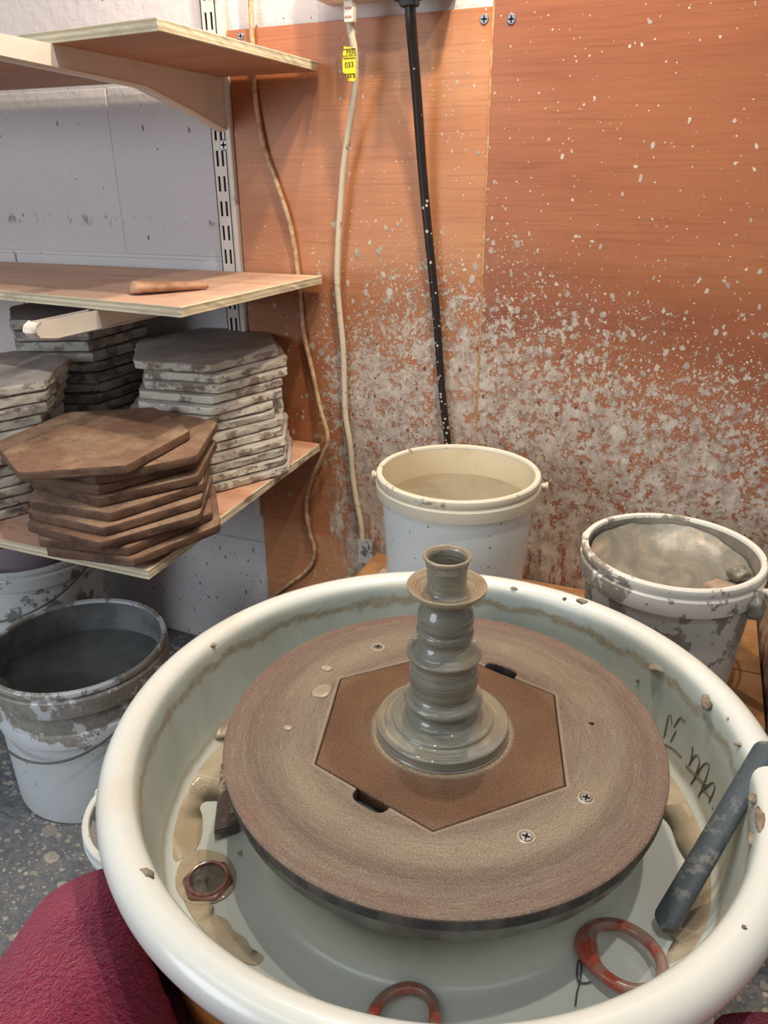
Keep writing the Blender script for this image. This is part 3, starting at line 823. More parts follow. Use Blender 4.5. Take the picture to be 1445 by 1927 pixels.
for i in range(14):
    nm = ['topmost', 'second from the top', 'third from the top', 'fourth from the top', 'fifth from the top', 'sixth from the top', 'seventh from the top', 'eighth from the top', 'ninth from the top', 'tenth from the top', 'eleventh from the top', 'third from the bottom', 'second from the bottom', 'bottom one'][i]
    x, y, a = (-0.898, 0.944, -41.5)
    bat('shade-darkened bat, %s of the rear stack by the wall' % nm, x+R.uniform(-.004, .004), y+R.uniform(-.003, .003), a+R.uniform(-3, 3), 0.2225-BK_T*i, BK_T-0.0008, m_bat_dark, 'shaded bats in the rear stack', 71+i, 0.0015, r=0.110)
BROWN = [(-0.674, 0.699, -31.7), (-0.651, 0.733, -69.0), (-0.667, 0.727, -60.0), (-0.652, 0.730, -67.6), (-0.652, 0.716, -57.2), (-0.646, 0.709, -61.6), (-0.640, 0.700, -64.2), (-0.644, 0.706, -50.4), (-0.632, 0.707, -53.3)]
BN = ['topmost, turned askew and jutting out', 'second from the top', 'third from the top', 'fourth from the top', 'fifth from the top', 'sixth from the top', 'seventh from the top', 'second from the bottom', 'bottom one']
for i, (x, y, a) in enumerate(BROWN):
    bat('dark brown bat, %s in the front stack' % BN[i], x, y, a, 0.1245-0.0130*i, 0.0122, m_bat_brown, 'brown bats in the front stack', 101+i, 0.0008, tilt=None)

# carved stick on the middle shelf
V, Fc = [], []
A_, B_ = at(248, 549, z=0.724), at(392, 538, z=0.724)
d_ = (B_-A_); L_ = d_.length; d_.normalize(); s_ = Vector((-d_.y, d_.x, 0))
nn = 26
for i in range(nn+1):
    t = i/nn
    wd = 0.0165*min(1, (t*9)**0.5 + 0.15)*(1-0.80*max(0, (t-0.25)/0.75)**1.2) + 0.0015
    hh = 0.0070*min(1, (t*12)**0.5+0.1)*(1-0.55*t) + 0.001
    c = A_ + d_*L_*t + s_*(0.010 - 0.006*t)
    for k in range(12):
        an = 2*PI*k/12
        o = s_*math.cos(an)*wd + Vector((0, 0, 1))*(math.sin(an)*hh)
        j = 0.0008*noise.noise(Vector((t*18, k*0.7, 1)))
        V.append(Vector((c.x, c.y, 0.7198+hh+0.0005)) + o*(1+j*120))
for i in range(nn):
    for k in range(12):
        Fc.append((i*12+k, i*12+(k+1) % 12, (i+1)*12+(k+1) % 12, (i+1)*12+k))
Fc.append(tuple(range(12))); Fc.append(tuple(nn*12+k for k in range(12))[::-1])
tag(mesh('wooden_stick', V, Fc, m_woodtool, None, tuple(A_), True), 'flat tapering carved wooden stick lying on the middle shelf', 'tool')

# ================================================================== SOCKET BOX, CABLES
sb = thing('socket_box', (-0.42, 1.06, 1.052), 'beige socket box on the wall above the plywood, top centre', 'socket')
box('housing', (-0.508, 1.022, 1.058), (-0.334, 1.0695, 1.145), m_socket, sb, 0.003)
box('cover_plate', (-0.504, 1.0175, 1.064), (-0.338, 1.0225, 1.141), m_socket, sb, 0.0015)
for px_ in (655, 772):
    p = at(px_, 8, y=1.016); box('plug', (p.x-0.017, 0.994, p.z+0.002), (p.x+0.017, 1.018, p.z+0.045), m_plugwhite if px_ < 700 else m_plugblack, sb, 0.004)

def ypath(pts, n=6): return smoothpath([at(a, b, y=y) for a, b, y in pts], n)
# far-left pale cable
c1 = thing('cable', at(560, 600, y=1.056), 'thin pale cable snaking down the wall past the shelf ends', 'cable')
pts = [(468, -60, 1.056), (471, 0, 1.056), (475, 80, 1.056), (478, 160, 1.056), (486, 220, 1.056), (500, 290, 1.055), (524, 355, 1.055), (545, 420, 1.055), (558, 490, 1.056), (565, 560, 1.056), (572, 630, 1.055), (588, 700, 1.052), (602, 765, 1.046), (617, 825, 1.040), (606, 860, 1.042), (586, 905, 1.048), (576, 950, 1.052), (582, 1000, 1.054), (592, 1035, 1.055), (586, 1062, 1.055), (566, 1084, 1.055), (540, 1102, 1.055), (517, 1120, 1.055), (490, 1150, 1.055), (470, 1190, 1.055)]
tube('cord', ypath(pts, 6), 0.0036, m_cable_pale, c1, 8)
# white cable with the yellow tag
c2 = thing('cable', at(650, 500, y=1.05), 'white cable hanging from the socket box with a yellow test tag', 'cable')
pts = [(658, 42, 1.010), (662, 70, 1.012), (667, 100, 1.016), (668, 150, 1.022), (663, 200, 1.028), (654, 260, 1.036), (645, 330, 1.042), (640, 400, 1.046), (636, 470, 1.048), (635, 540, 1.050), (640, 600, 1.051), (646, 660, 1.052), (648, 720, 1.053), (650, 780, 1.053), (659, 840, 1.053), (663, 890, 1.054), (670, 940, 1.054), (679, 985, 1.054), (682, 1020, 1.054)]
tube('cord', ypath(pts, 6), 0.0046, m_cable_white, c2, 10)
p = at(658, 18, y=1.006)
sr = box('strain_relief', (p.x-0.0062, 1.001, p.z-0.014), (p.x+0.0062, 1.013, p.z+0.020), m_plugwhite, c2, 0.002)
for dz in (-0.008, 0.001, 0.010):
    box('rib_gap', (p.x-0.0045, 1.0004, p.z+dz-0.0012), (p.x+0.0045, 1.0018, p.z+dz+0.0012), m_woodtool, c2, 0.0003)
def plate(name, pxs, y, mat, parent, th=0.0008):
    bm = bmesh.new(); vs = [bm.verts.new(at(a, b, y=y)) for a, b in pxs]
    f = bm.faces.new(vs); g = bmesh.ops.extrude_face_region(bm, geom=[f])
    for v in [e for e in g['geom'] if isinstance(e, bmesh.types.BMVert)]: v.co.y += th
    bmesh.ops.recalc_face_normals(bm, faces=bm.faces)
    me = bpy.data.meshes.new(name); bm.to_mesh(me); bm.free()
    return link(name, me, mat, parent)
tg = plate('test_tag', [(647, 87), (668.5, 90), (669.5, 150), (666, 153), (655, 152), (652, 140), (645, 136), (644, 110)], 1.0105, m_yellow, c2)
tg['label'] = 'yellow printed test tag'
def text(s, px, py, y, size, mat, parent, rot=0.0):
    cu = bpy.data.curves.new('writing', 'FONT'); cu.body = s; cu.size = size; cu.extrude = 0.0001
    cu.align_x = 'CENTER'; cu.align_y = 'CENTER'
    to = bpy.data.objects.new('t', cu); C.objects.link(to)
    dg = bpy.context.evaluated_depsgraph_get()
    me = bpy.data.meshes.new_from_object(to.evaluated_get(dg)); bpy.data.objects.remove(to)
    me.transform(Matrix.Translation(at(px, py, y=y)) @ Matrix.Rotation(PI/2, 4, 'X') @ Matrix.Rotation(rot, 4, 'Z'))
    me.name = 'writing'
    o = bpy.data.objects.new('writing', me); me.materials.append(mat); C.objects.link(o)
    o.parent = parent
    return o
for s_t, a, b, sz in (('PASS', 660, 97, 0.0062), ('ELECTRICAL', 657.5, 104.5, 0.0036), ('033', 657, 122, 0.0085), ('84 B', 661, 144, 0.0062)):
    text(s_t, a, b, 1.0100, sz, m_ink, tg, 0.04)
for yy in (92, 109.5, 139):
    q = at(657, yy, y=1.0102); bx = box('printed_line', (q.x-0.0085, 1.00995, q.z-0.0003), (q.x+0.0085, 1.0104, q.z+0.0003), m_ink); bx.parent = tg
gl = plate('paper_label', [(673, 1016), (700, 1014), (702, 1060), (674, 1060)], 1.0465, m_greylabel, c2)
gl['label'] = 'grimy white paper label at the lower end'
text('5', 694, 1030, 1.0460, 0.012, m_blueink, gl)
# black cable
c3 = thing('cable', at(800, 400, y=1.05), 'thick black clay-spattered cable hanging down behind the water bucket', 'cable')
pts = [(772, 12, 1.008), (773, 40, 1.010), (777, 90, 1.018), (783, 160, 1.027), (788, 230, 1.034), (793, 300, 1.040), (799, 370, 1.044), (806, 440, 1.046), (813, 510, 1.048), (820, 580, 1.049), (826, 660, 1.050), (832, 740, 1.050), (840, 810, 1.050), (846, 870, 1.050), (850, 930, 1.050)]
tube('cord', ypath(pts, 6), [0.0068 - 0.0018*min(1, i/84) for i in range(85)], m_blackcable, c3, 12)
p = at(770, 2, y=1.006)
box('strain_relief', (p.x-0.011, 0.998, p.z-0.006), (p.x+0.011, 1.014, p.z+0.02), m_plugblack, c3, 0.003)

# ================================================================== BENCH AND SIDE BOARD
bench = thing('bench', (-0.15, 0.93, 0.0), 'low tan wooden bench under the two buckets behind the wheel', 'bench')
BZ = 0.275
box('plank', (-0.44, 0.80, BZ-0.022), (0.142, 0.912, BZ), m_tan, bench, 0.0015)
box('plank', (-0.44, 0.915, BZ-0.022), (0.142, 1.050, BZ), m_tan, bench, 0.0015)
for x in (-0.42, 0.10):
    for y in (0.82, 1.01):
        box('leg', (x, y, 0), (x+0.03, y+0.03, BZ-0.022), m_tan, bench, 0.001)
pb_ = board('board', '', [(-0.150, 0.800), (-0.150, 1.02), (-0.405, 1.02), (-0.405, 0.800)], BZ+0.0082, 0.0078, [m_tan_light, m_tan_light, m_tan_light])
tag(pb_, 'clay-spattered pale board beneath the water bucket', 'board')
sdb = box('upright_board', (0.1455, 0.70, 0.0), (0.1575, 1.048, 0.352), m_darkboard, None, 0.001)
tag(sdb, 'dark brown spattered board standing right of the clay bucket', 'board')

# ================================================================== BUCKETS
def bucket(label, cx, cy, zb, h, rr_, rb, mb, mr, mi, collar_h=0.030, wall=0.0018, lug=(0, PI), handle=None, group=None, lip=0.0035):
    t = thing('bucket', (cx, cy, zb), label, 'bucket', group)
    f = lambda z: rb + (rr_-0.006-rb)*z/h
    o = (cx, cy, zb)
    prof = [(0.0, 0.001), (rb-0.006, 0.001), (rb-0.001, 0.002), (rb, 0.006)] + [(f(z), z) for z in [h*0.2*i for i in (1, 2, 3, 4)]] + [(f(h-0.002), h-0.002), (f(h)-wall, h-0.001), (f(h-0.004)-wall, h-0.006)] 
    lathe('body', prof, mb, cx, cy, zb, 96, t, o)
    lathe('inner_wall', [(f(h)-wall-0.0002, h-0.004)] + [(f(h*k)-wall-0.0004, h*k) for k in (0.9, 0.7, 0.5, 0.3, 0.1)] + [(0, h*0.05)], mi, cx, cy, zb, 96, t, o)
    c0 = h-collar_h
    rim = [(f(h)-0.0022, h-0.003), (f(h)-0.0015, h), (rr_-0.002, h+0.0008), (rr_-0.0005, h-0.001), (rr_, h-0.004), (rr_-0.0008, h-0.0075), (rr_-0.0045, h-0.009), (rr_-0.0045, h-0.0115),
           (rr_-0.0008, h-0.0125), (rr_+0.0005, h-0.0145), (rr_-0.0006, c0+0.002), (rr_-0.0012, c0), (rr_-0.003, c0+0.001), (f(c0)-0.0003, c0+0.006)]
    lathe('rim', rim, mr, cx, cy, zb, 128, t, o, 30)
    for a in lug:
        p = Vector((cx+(rr_+0.002)*math.cos(a), cy+(rr_+0.002)*math.sin(a), zb+h-collar_h*0.55))
        d = Vector((math.cos(a), math.sin(a), 0))
        V, Fc = tube_geo([p-d*0.004, p+d*0.004, p+d*0.0045, p+d*0.007], [0.0042, 0.0042, 0.0062, 0.0056], 14)
        mesh('handle_lug', V, Fc, mr, t, smooth=40)
    if handle:
        a0, a1, drop, tilt, n = handle
        P = []
        for i in range(n+1):
            s = i/n; a = a0 + (a1-a0)*s
            k = math.sin(PI*s)
            r_ = rr_ + 0.004 + tilt*k
            P.append(Vector((cx+r_*math.cos(a), cy+r_*math.sin(a), zb+h-collar_h*0.5-drop*k)))
        tube('wire_handle', P, 0.0016, m_wire, t, 8)
    return t, f
def disc_surface(name, label, cat, cx, cy, z, r, mat, amp=0.0, freq=10, n=64, rings=18, tiltx=0, tilty=0, seed=0, bowl=0.0):
    V = [(cx, cy, z)]; Fc = []
    for j in range(1, rings+1):
        for i in range(n):
            a = 2*PI*i/n; rr_ = r*j/rings
            x, y = rr_*math.cos(a), rr_*math.sin(a)
            dz = amp*noise.fractal(Vector((x*freq+seed, y*freq, seed)), 0.8, 2.2, 4) + tiltx*x + tilty*y
            dz += bowl*(j/rings)**5
            V.append((cx+x, cy+y, z+dz))
    for i in range(n): Fc.append((0, 1+i, 1+(i+1) % n))
    for j in range(rings-1):
        for i in range(n):
            a = 1+j*n; b = a+n; Fc.append((a+i, b+i, b+(i+1) % n, a+(i+1) % n))
    o = mesh(name, V, Fc, mat, None, (cx, cy, z), True)
    return tag(o, label, cat, kind='stuff')

B1 = (-0.262, 0.905)
b1, f1 = bucket('clean white bucket of murky water behind the candlestick, on the bench', *B1, BZ+0.0085, 0.2135, 0.1085, 0.090, m_b1, m_b1r, simple('cream_bucket_inside', L(222, 208, 178), 0.35, 0.5, 0.7, 14, 0, c2=L(190, 168, 130), thr=(0.5, 0.7)), lug=(0.25, PI+0.12), handle=(0.25, 0.25+PI-0.13, 0.05, 0.002, 40))
disc_surface('water', 'murky beige water inside the white bucket', 'water', B1[0], B1[1], BZ+0.0085+0.172, f1(0.172)-0.0025, m_water, 0)
B2 = (0.0135, 0.862)
b2, f2 = bucket('slip-smeared bucket of reclaim clay on the bench at the right', *B2, BZ, 0.178, 0.103, 0.086, m_b2, m_b2r, m_greyslip, collar_h=0.034, lug=(-0.35, PI-0.35), handle=(-0.35, -0.35+PI, 0.03, 0.003, 40))
disc_surface('reclaim_slip', 'thick grey marbled slip filling the clay bucket', 'slip', B2[0], B2[1], BZ+0.138, f2(0.138)-0.003, m_thick, 0.007, 14, tiltx=-0.05, tilty=0.08, seed=4, bowl=0.022)
q = at(1392, 1068, z=BZ+0.160)
tag(lump('clay_lump', (q.x, q.y, BZ+0.152), (0.012, 0.009, 0.010), m_greyslip, None, 3, 3, 0.5, origin=(q.x, q.y, BZ+0.152)), 'small grey clay lump resting on the slip in the right bucket', 'clay')
q = at(1360, 1100, z=BZ+0.148)
tag(lump('clay_lump', (q.x, q.y, BZ+0.136), (0.024, 0.016, 0.016), m_chunk, None, 5, 4, 0.45, origin=(q.x, q.y, BZ+0.136)), 'pinkish layered clay lump half sunk in the right bucket', 'clay')
q = at(1424, 1150, y=0.80)
b2r = lump('dried_drip', (B2[0]+0.092, B2[1]-0.052, BZ+0.148), (0.010, 0.012, 0.016), m_greyslip, b2, 8, 3, 0.5)
grip = tube('handle_grip', smoothpath([(B2[0]+0.103, B2[1]-0.040, BZ+0.165), (B2[0]+0.120, B2[1]-0.052, BZ+0.158), (B2[0]+0.142, B2[1]-0.062, BZ+0.149)], 5), 0.0075, m_b2r, b2, 10)

B3 = (-0.768, 0.697)
b3, f3 = bucket('grey slip-crusted bucket with a wire handle on the floor below the shelf', *B3, 0.0, 0.234, 0.127, 0.117, m_b3, m_b3, m_floorslip_in, collar_h=0.040, lug=(PI+0.25, 0.1), handle=(PI+0.35, 2*PI+0.1, 0.085, 0.004, 40))
disc_surface('dark_slip', 'dark grey settled slip in the floor bucket', 'slip', B3[0], B3[1], 0.183, f3(0.183)-0.003, m_darkslip, 0.002, 12, seed=2)
lathe('bucket_band', [(0.1195, 0.140), (0.1232, 0.141), (0.1240, 0.160), (0.1225, 0.163), (0.1185, 0.164)], m_b3, B3[0], B3[1], 0, 96, b3, (B3[0], B3[1], 0))

B4 = (-1.045, 0.890)
b4, f4 = bucket('shaded white bucket holding a mauve tub, far left under the shelf', *B4, 0.0, 0.262, 0.128, 0.105, m_b4, m_b4, m_b4, collar_h=0.036, lug=(0.0, PI), handle=(0.0, -PI, 0.07, 0.004, 40))
tub = thing('tub', (B4[0], B4[1], 0.10), 'mauve plastic tub standing inside the shaded bucket', 'tub')
lathe('body', [(0.0, 0), (0.078, 0.0), (0.082, 0.004), (0.097, 0.27), (0.097, 0.272), (0.0955, 0.272), (0.0955, 0.268), (0.080, 0.008), (0.0, 0.006)], m_purple, B4[0]-0.008, B4[1]+0.0, 0.02, 80, tub, (B4[0]-0.008, B4[1], 0.02))
b5, f5 = bucket('small white bucket peeping out below the left side of the basin', -0.500, 0.532, 0.0, 0.170, 0.092, 0.080, m_b4, m_b1, m_b4, collar_h=0.024, lug=(PI,))

# ================================================================== WHEEL
WC = (-0.1468, 0.4870); WZ = 0.431
BC = (-0.1482, 0.4808)
wh = thing('pottery_wheel', (BC[0], BC[1], 0), 'pottery wheel body with ochre cabinet under the white basin', 'pottery wheel')
lathe('cabinet', [(0.0, 0.03), (0.205, 0.03), (0.216, 0.04), (0.236, 0.28), (0.2475, 0.395), (0.2475, 0.399), (0.2455, 0.3995), (0.2445, 0.395), (0.232, 0.3195), (0.0, 0.3195)], m_cabinet, BC[0], BC[1], 0, 96, wh, (BC[0], BC[1], 0))
for k in range(3):
    a = PI/2 + k*2*PI/3
    box('foot', (BC[0]+0.17*math.cos(a)-0.02, BC[1]+0.17*math.sin(a)-0.02, 0), (BC[0]+0.17*math.cos(a)+0.02, BC[1]+0.17*math.sin(a)+0.02, 0.032), m_dark, wh, 0.003)
lathe('wheel_head', [(0.0, 0.396), (0.145, 0.396), (0.165, 0.4015), (0.1715, 0.4030), (0.1750, 0.4050), (0.1765, 0.4085), (0.1770, 0.4175), (0.1760, 0.4188), (0.0, 0.4188)], m_metalhead, WC[0], WC[1], 0, 128, wh, (WC[0], WC[1], 0.41), 30)
lathe('shaft', [(0.024, 0.318), (0.024, 0.396)], m_metalhead, WC[0], WC[1], 0, 32, wh, (WC[0], WC[1], 0.35))

# basin (splash pan)
bs = thing('splash_basin', (BC[0], BC[1], 0.32), 'large round white plastic splash basin with a thick rolled rim', 'basin')
RR, TR, ZR = 0.2536, 0.0148, 0.4280
prof = [(0.028, 0.321), (0.228, 0.321), (0.234, 0.326), (0.2405, 0.36), (0.2445, 0.408)]
for k in range(0, 26):
    a = math.radians(-118 + k*(118+172)/25)
    prof.append((RR+TR*math.cos(a), ZR+TR*math.sin(a)*1.0))
prof += [(0.2385, 0.424), (0.2378, 0.412), (0.2360, 0.39), (0.2330, 0.365), (0.2295, 0.350), (0.2250, 0.3425), (0.218, 0.3392), (0.200, 0.3385), (0.180, 0.3390), (0.166, 0.3400), (0.159, 0.3425), (0.153, 0.348), (0.148, 0.357), (0.142, 0.364), (0.130, 0.367), (0.030, 0.368), (0.028, 0.360)]
lathe('shell', prof, m_basin, BC[0], BC[1], 0, 192, bs, (BC[0], BC[1], 0), 60, closed=True)
BF = 0.3388
# drain nut
DC = at(391, 1656, z=BF+0.003); DC.z = BF
hexpts = [(DC.x+0.0205*math.cos(k*PI/3+0.35), DC.y+0.0205*math.sin(k*PI/3+0.35)) for k in range(6)]
V, Fc = [], []
nseg = 48
def hexr(a, R_, off):
    t = (a-off) % (PI/3) - PI/6
    return R_*math.cos(PI/6)/math.cos(t)
prof_n = [('h', 0.0205, 0.0), ('h', 0.0205, 0.0030), ('h', 0.0193, 0.0040), ('c', 0.0168, 0.0042), ('c', 0.0164, 0.0058), ('c', 0.0155, 0.0064), ('c', 0.0143, 0.0060), ('c', 0.0138, 0.0045), ('c', 0.0136, -0.002)]
for i in range(nseg):
    a = 2*PI*i/nseg
    for ty, r_, z in prof_n:
        q_ = hexr(a, r_, 0.35) if ty == 'h' else r_
        V.append((DC.x+q_*math.cos(a), DC.y+q_*math.sin(a), DC.z+z))
k_ = len(prof_n)
for i in range(nseg):
    for j in range(k_-1):
        Fc.append((i*k_+j, ((i+1) % nseg)*k_+j, ((i+1) % nseg)*k_+j+1, i*k_+j+1))
dn = mesh('drain_nut', V, Fc, m_nut, bs, None, 35); dn['label'] = 'reddish hexagonal drain fitting'
prism_poly('drain_bore', [(DC.x+0.0137*math.cos(2*PI*i/32), DC.y+0.0137*math.sin(2*PI*i/32)) for i in range(32)], BF+0.0004, BF+0.0040, simple('drain_dark', L(58, 58, 58), 0.12, 0.6, 1, 90, 0.3, c2=L(96, 94, 88)), bs)
# clay crumbs stuck on the rim
def on_rim(px, py, extra=0.0):
    # nearest rim surface point along the pixel ray
    d = ray(px, py).normalized(); o = Vector((0, 0, CAMZ)); t = 0.3
    for _ in range(200):
        p = o + d*t
        rr_ = math.hypot(p.x-BC[0], p.y-BC[1])
        dist = math.hypot(rr_-RR, p.z-ZR) - TR - extra
        if rr_ < RR-0.006 and p.z < ZR: dist = min(dist, abs(0.237-rr_) if rr_ > 0.2 else 0.237-rr_)
        if dist < 0.0002: break
        t += max(dist, 0.0003)
    return o + d*t
for i, (a, b, s) in enumerate([(278, 1644, (0.005, 0.0035, 0.0022)), (1330, 1322, (0.0055, 0.010, 0.005)), (1200, 1278, (0.0018, 0.004, 0.002)), (1237, 1258, (0.010, 0.006, 0.002)), (1095, 1131, (0.006, 0.004, 0.002)), (1392, 1402, (0.0045, 0.0022, 0.0016)), (1062, 1127, (0.0022, 0.0022, 0.002)), (400, 1213, (0.004, 0.003, 0.001)), (968, 1107, (0.004, 0.003, 0.0012)), (1432, 1545, (0.004, 0.012, 0.0025)), (1420, 1505, (0.005, 0.005, 0.002)), (1415, 1580, (0.003, 0.007, 0.002)), (1130, 1882, (0.010, 0.004, 0.002)), (1370, 1352, (0.001, 0.002, 0.001)), (595, 1873, (0.002, 0.002, 0.001)), (1400, 1745, (0.0015, 0.0015, 0.0008))]):
    q = on_rim(a, b)
    lump('clay_crumb', q, s, m_drychunk, bs, i+3, 2, 0.7, 2.2)
# finger traces on the far right inner wall
def wallpt(a, b):
    r_ = 0.2350
    for _ in range(6):
        q_ = at_cyl(a, b, BC[0], BC[1], r_)
        zz = [(0.345, 0.2265), (0.350, 0.2295), (0.365, 0.2330), (0.39, 0.2360), (0.412, 0.2378)]
        for (z0_, r0_), (z1_, r1_) in zip(zz, zz[1:]):
            if z0_ <= q_.z <= z1_: r_ = r0_ + (r1_-r0_)*(q_.z-z0_)/(z1_-z0_) - 0.0003
    return q_
for L_ in ([(1258, 1345), (1250, 1385), (1246, 1415)], [(1262, 1345), (1264, 1362)], [(1268, 1368), (1280, 1350), (1289, 1358)], [(1262, 1395), (1272, 1375)], [(1250, 1400), (1268, 1410), (1282, 1425)], [(1285, 1465), (1300, 1430), (1303, 1405)], [(1296, 1440), (1310, 1420), (1316, 1435), (1304, 1470)], [(1300, 1475), (1322, 1440), (1334, 1438), (1330, 1460), (1314, 1500)], [(1318, 1490), (1340, 1472), (1345, 1482), (1334, 1510)], [(1290, 1440), (1330, 1478)], [(1320, 1480), (1336, 1500)], [(1330, 1545), (1342, 1520)]):
    tube('slip_trace', smoothpath([wallpt(*p) for p in L_], 4), 0.00065, m_scrib, bs, 6)

# slip puddles
def puddle(name, label, pxs, mat, z=BF+0.0012, zb=None):
    P = smoothpath([at(a, b, z=z) for a, b in pxs+[pxs[0]]], 5)[:-1]
    c = sum(P, Vector())/len(P)
    V, Fc = [], []; n = len(P)
    for s, dz in ((1.0, -0.0003), (0.99, 0.0002), (0.965, 0.00045), (0.90, 0.0005)):
        for p in P:
            q_ = c + (p-c)*s
            rr_ = math.hypot(q_.x-BC[0], q_.y-BC[1])
            lift = max(0, (rr_-0.218))*0.35
            V.append((q_.x, q_.y, z+dz-0.0006+lift))
    for a in range(3):
        for i in range(n): Fc.append((a*n+i, a*n+(i+1) % n, (a+1)*n+(i+1) % n, (a+1)*n+i))
    bm = bmesh.new(); vs = [bm.verts.new(v) for v in V]
    for f in Fc: bm.faces.new([vs[i] for i in f])
    f = bm.faces.new([vs[3*n+i] for i in range(n)]); bmesh.ops.triangulate(bm, faces=[f])
    bmesh.ops.recalc_face_normals(bm, faces=bm.faces)
    me = bpy.data.meshes.new(name); bm.to_mesh(me); bm.free()
    o = link(name, me, mat, None, tuple(c), True)
    return tag(o, label, 'puddle', kind='stuff')
puddle('slip_puddle', 'beige slip puddle at the left side of the basin floor', [(440, 1370), (410, 1402), (378, 1436), (350, 1478), (331, 1522), (320, 1568), (318, 1600), (326, 1626), (345, 1612), (366, 1600), (379, 1572), (381, 1540), (376, 1520), (384, 1507), (404, 1504), (440, 1500), (470, 1440)], m_slip)
puddle('slip_puddle', 'round beige pool around the drain fitting', [(345, 1610), (372, 1598), (400, 1600), (425, 1610), (442, 1635), (443, 1662), (428, 1685), (400, 1698), (368, 1702), (342, 1690), (330, 1668), (333, 1635)], m_slip, BF+0.0016)
puddle('slip_puddle', 'beige slip along the near left basin wall, below the drain', [(345, 1695), (372, 1702), (398, 1700), (402, 1718), (425, 1728), (440, 1750), (462, 1765), (475, 1785), (496, 1800), (478, 1815), (440, 1800), (400, 1768), (365, 1730)], m_slip)
puddle('slip_puddle', 'long beige slip puddle on the right side of the basin floor', [(1235, 1440), (1262, 1448), (1290, 1492), (1322, 1555), (1340, 1610), (1345, 1680), (1338, 1740), (1300, 1790), (1255, 1812), (1268, 1780), (1262, 1760), (1250, 1745), (1290, 1690), (1300, 1640), (1275, 1590), (1258, 1545), (1225, 1500)], m_slip)
puddle('slip_puddle', 'small beige drip on the basin floor right of the drain', [(445, 1604), (458, 1597), (468, 1600), (464, 1608), (452, 1612)], m_slip)

# bat disc with a hexagonal recess
HC = (-0.1467, 0.4873); HR, HA = 0.1114, 0.7807
def rin(a):
    t = (a-HA) % (PI/3) - PI/6
    return HR*math.cos(PI/6)/math.cos(t)
notches = [(at(690, 1513, z=WZ), 0.0165), (at(946, 1258, z=WZ), 0.0165)]
na = 720
V, Fc, MI = [], [], []
angs = [2*PI*i/na for i in range(na)]
inner = []
for a in angs:
    r_ = rin(a)
    for (nc, nr) in notches:
        v = Vector((nc.x-HC[0], nc.y-HC[1])); a0 = math.atan2(v.y, v.x); d0 = v.length
        da = (a-a0+PI) % (2*PI) - PI
        s = d0*math.tan(da) if abs(da) < 1 else 9
        if abs(s) < nr:
            ext = 0.0105*math.sqrt(max(0, 1-(s/nr)**4))
            r_ = max(r_, rin(a) + ext)
    inner.append(r_)
levels = [('i', 0.0, -0.0110), ('i', 0.0, -0.0012), ('i', 0.0009, -0.0001)] + [('m', k/8, 0) for k in range(1, 8)] + [('o', 0.1785, 0.0), ('o', 0.1798, -0.0008), ('o', 0.1800, -0.0020), ('o', 0.1797, -0.0105), ('o', 0.178, -0.0116)]
for ty, p_, z in levels:
    for a, r_ in zip(angs, inner):
        if ty == 'i': q_ = r_+p_
        elif ty == 'm': q_ = (r_+0.0009)*(1-p_) + 0.1785*p_
        else: q_ = p_
        ox, oy = (HC[0]-WC[0], HC[1]-WC[1]) if ty != 'o' else (0, 0)
        V.append((WC[0]+ox+q_*math.cos(a), WC[1]+oy+q_*math.sin(a), WZ+z))
for j in range(len(levels)-1):
    for i in range(na):
        Fc.append((j*na+i, j*na+(i+1) % na, (j+1)*na+(i+1) % na, (j+1)*na+i))
dsc = thing('bat_holder', (WC[0], WC[1], WZ-0.011), 'round brown slip-filmed bat holder with hexagonal recess on the wheel', 'bat holder')
mesh('disc', V, Fc, m_disc, dsc, (WC[0], WC[1], WZ), 30)
m_blob = simple('wet_clay_blob', L(176, 166, 146), 0.3, 0.5, 1, 60, 0.2, c2=L(150, 136, 118))
for a, b in ((711, 1218), (1103, 1502), (990, 1575)):
    screw(a, b, 0, dsc, 0.0046, 'z', m_steel, z=WZ+0.0003)
    q = at(a, b, z=WZ)
    lathe('filled_hole_rim', [(0.0046, 0.0002), (0.0052, 0.0010), (0.0062, 0.0008), (0.0068, 0.0)], m_blob, q.x, q.y, WZ-0.0001, 24, dsc)
for a, b, r_ in ((541, 1370, 0.0042), (615, 1258, 0.0060), (606, 1300, 0.0085), (1113, 1362, 0.0022)):
    q = at(a, b, z=WZ)
    lump('clay_blob_or_hole', (q.x, q.y, WZ+0.0002), (r_, r_*(0.8 if r_ < 0.008 else 1.4), 0.0009), m_blob if a != 1113 else m_dark, dsc, a, 2, 0.35)  # the dark one paints the shaded inside of an empty hole
# hexagonal insert
ins = []
for k in range(6):
    a = HA + k*PI/3; b = a+PI/3; r_ = HR-0.0008
    for i in range(20):
        t = i/20
        p = Vector((math.cos(a), math.sin(a))).lerp(Vector((math.cos(b), math.sin(b))), t)*r_
        ins.append(p)
V, Fc = [], []; n = len(ins)
for s, z in ((0.0, -0.0105), (0.0, -0.0014), (0.0009, -0.0005), (0.006, -0.0005)):
    for p in ins:
        q_ = p*((p.length-s)/p.length); V.append((HC[0]+q_.x, HC[1]+q_.y, WZ+z))
for j in range(3):
    for i in range(n): Fc.append((j*n+i, j*n+(i+1) % n, (j+1)*n+(i+1) % n, (j+1)*n+i))
Fc.append(tuple(3*n+i for i in range(n))); Fc.append(tuple(range(n))[::-1])
tag(mesh('hexagonal_bat', V, Fc, m_insert, None, (WC[0], WC[1], WZ-0.0005), 30), 'brown hexagonal bat set in the wheel, under the candlestick', 'bat')

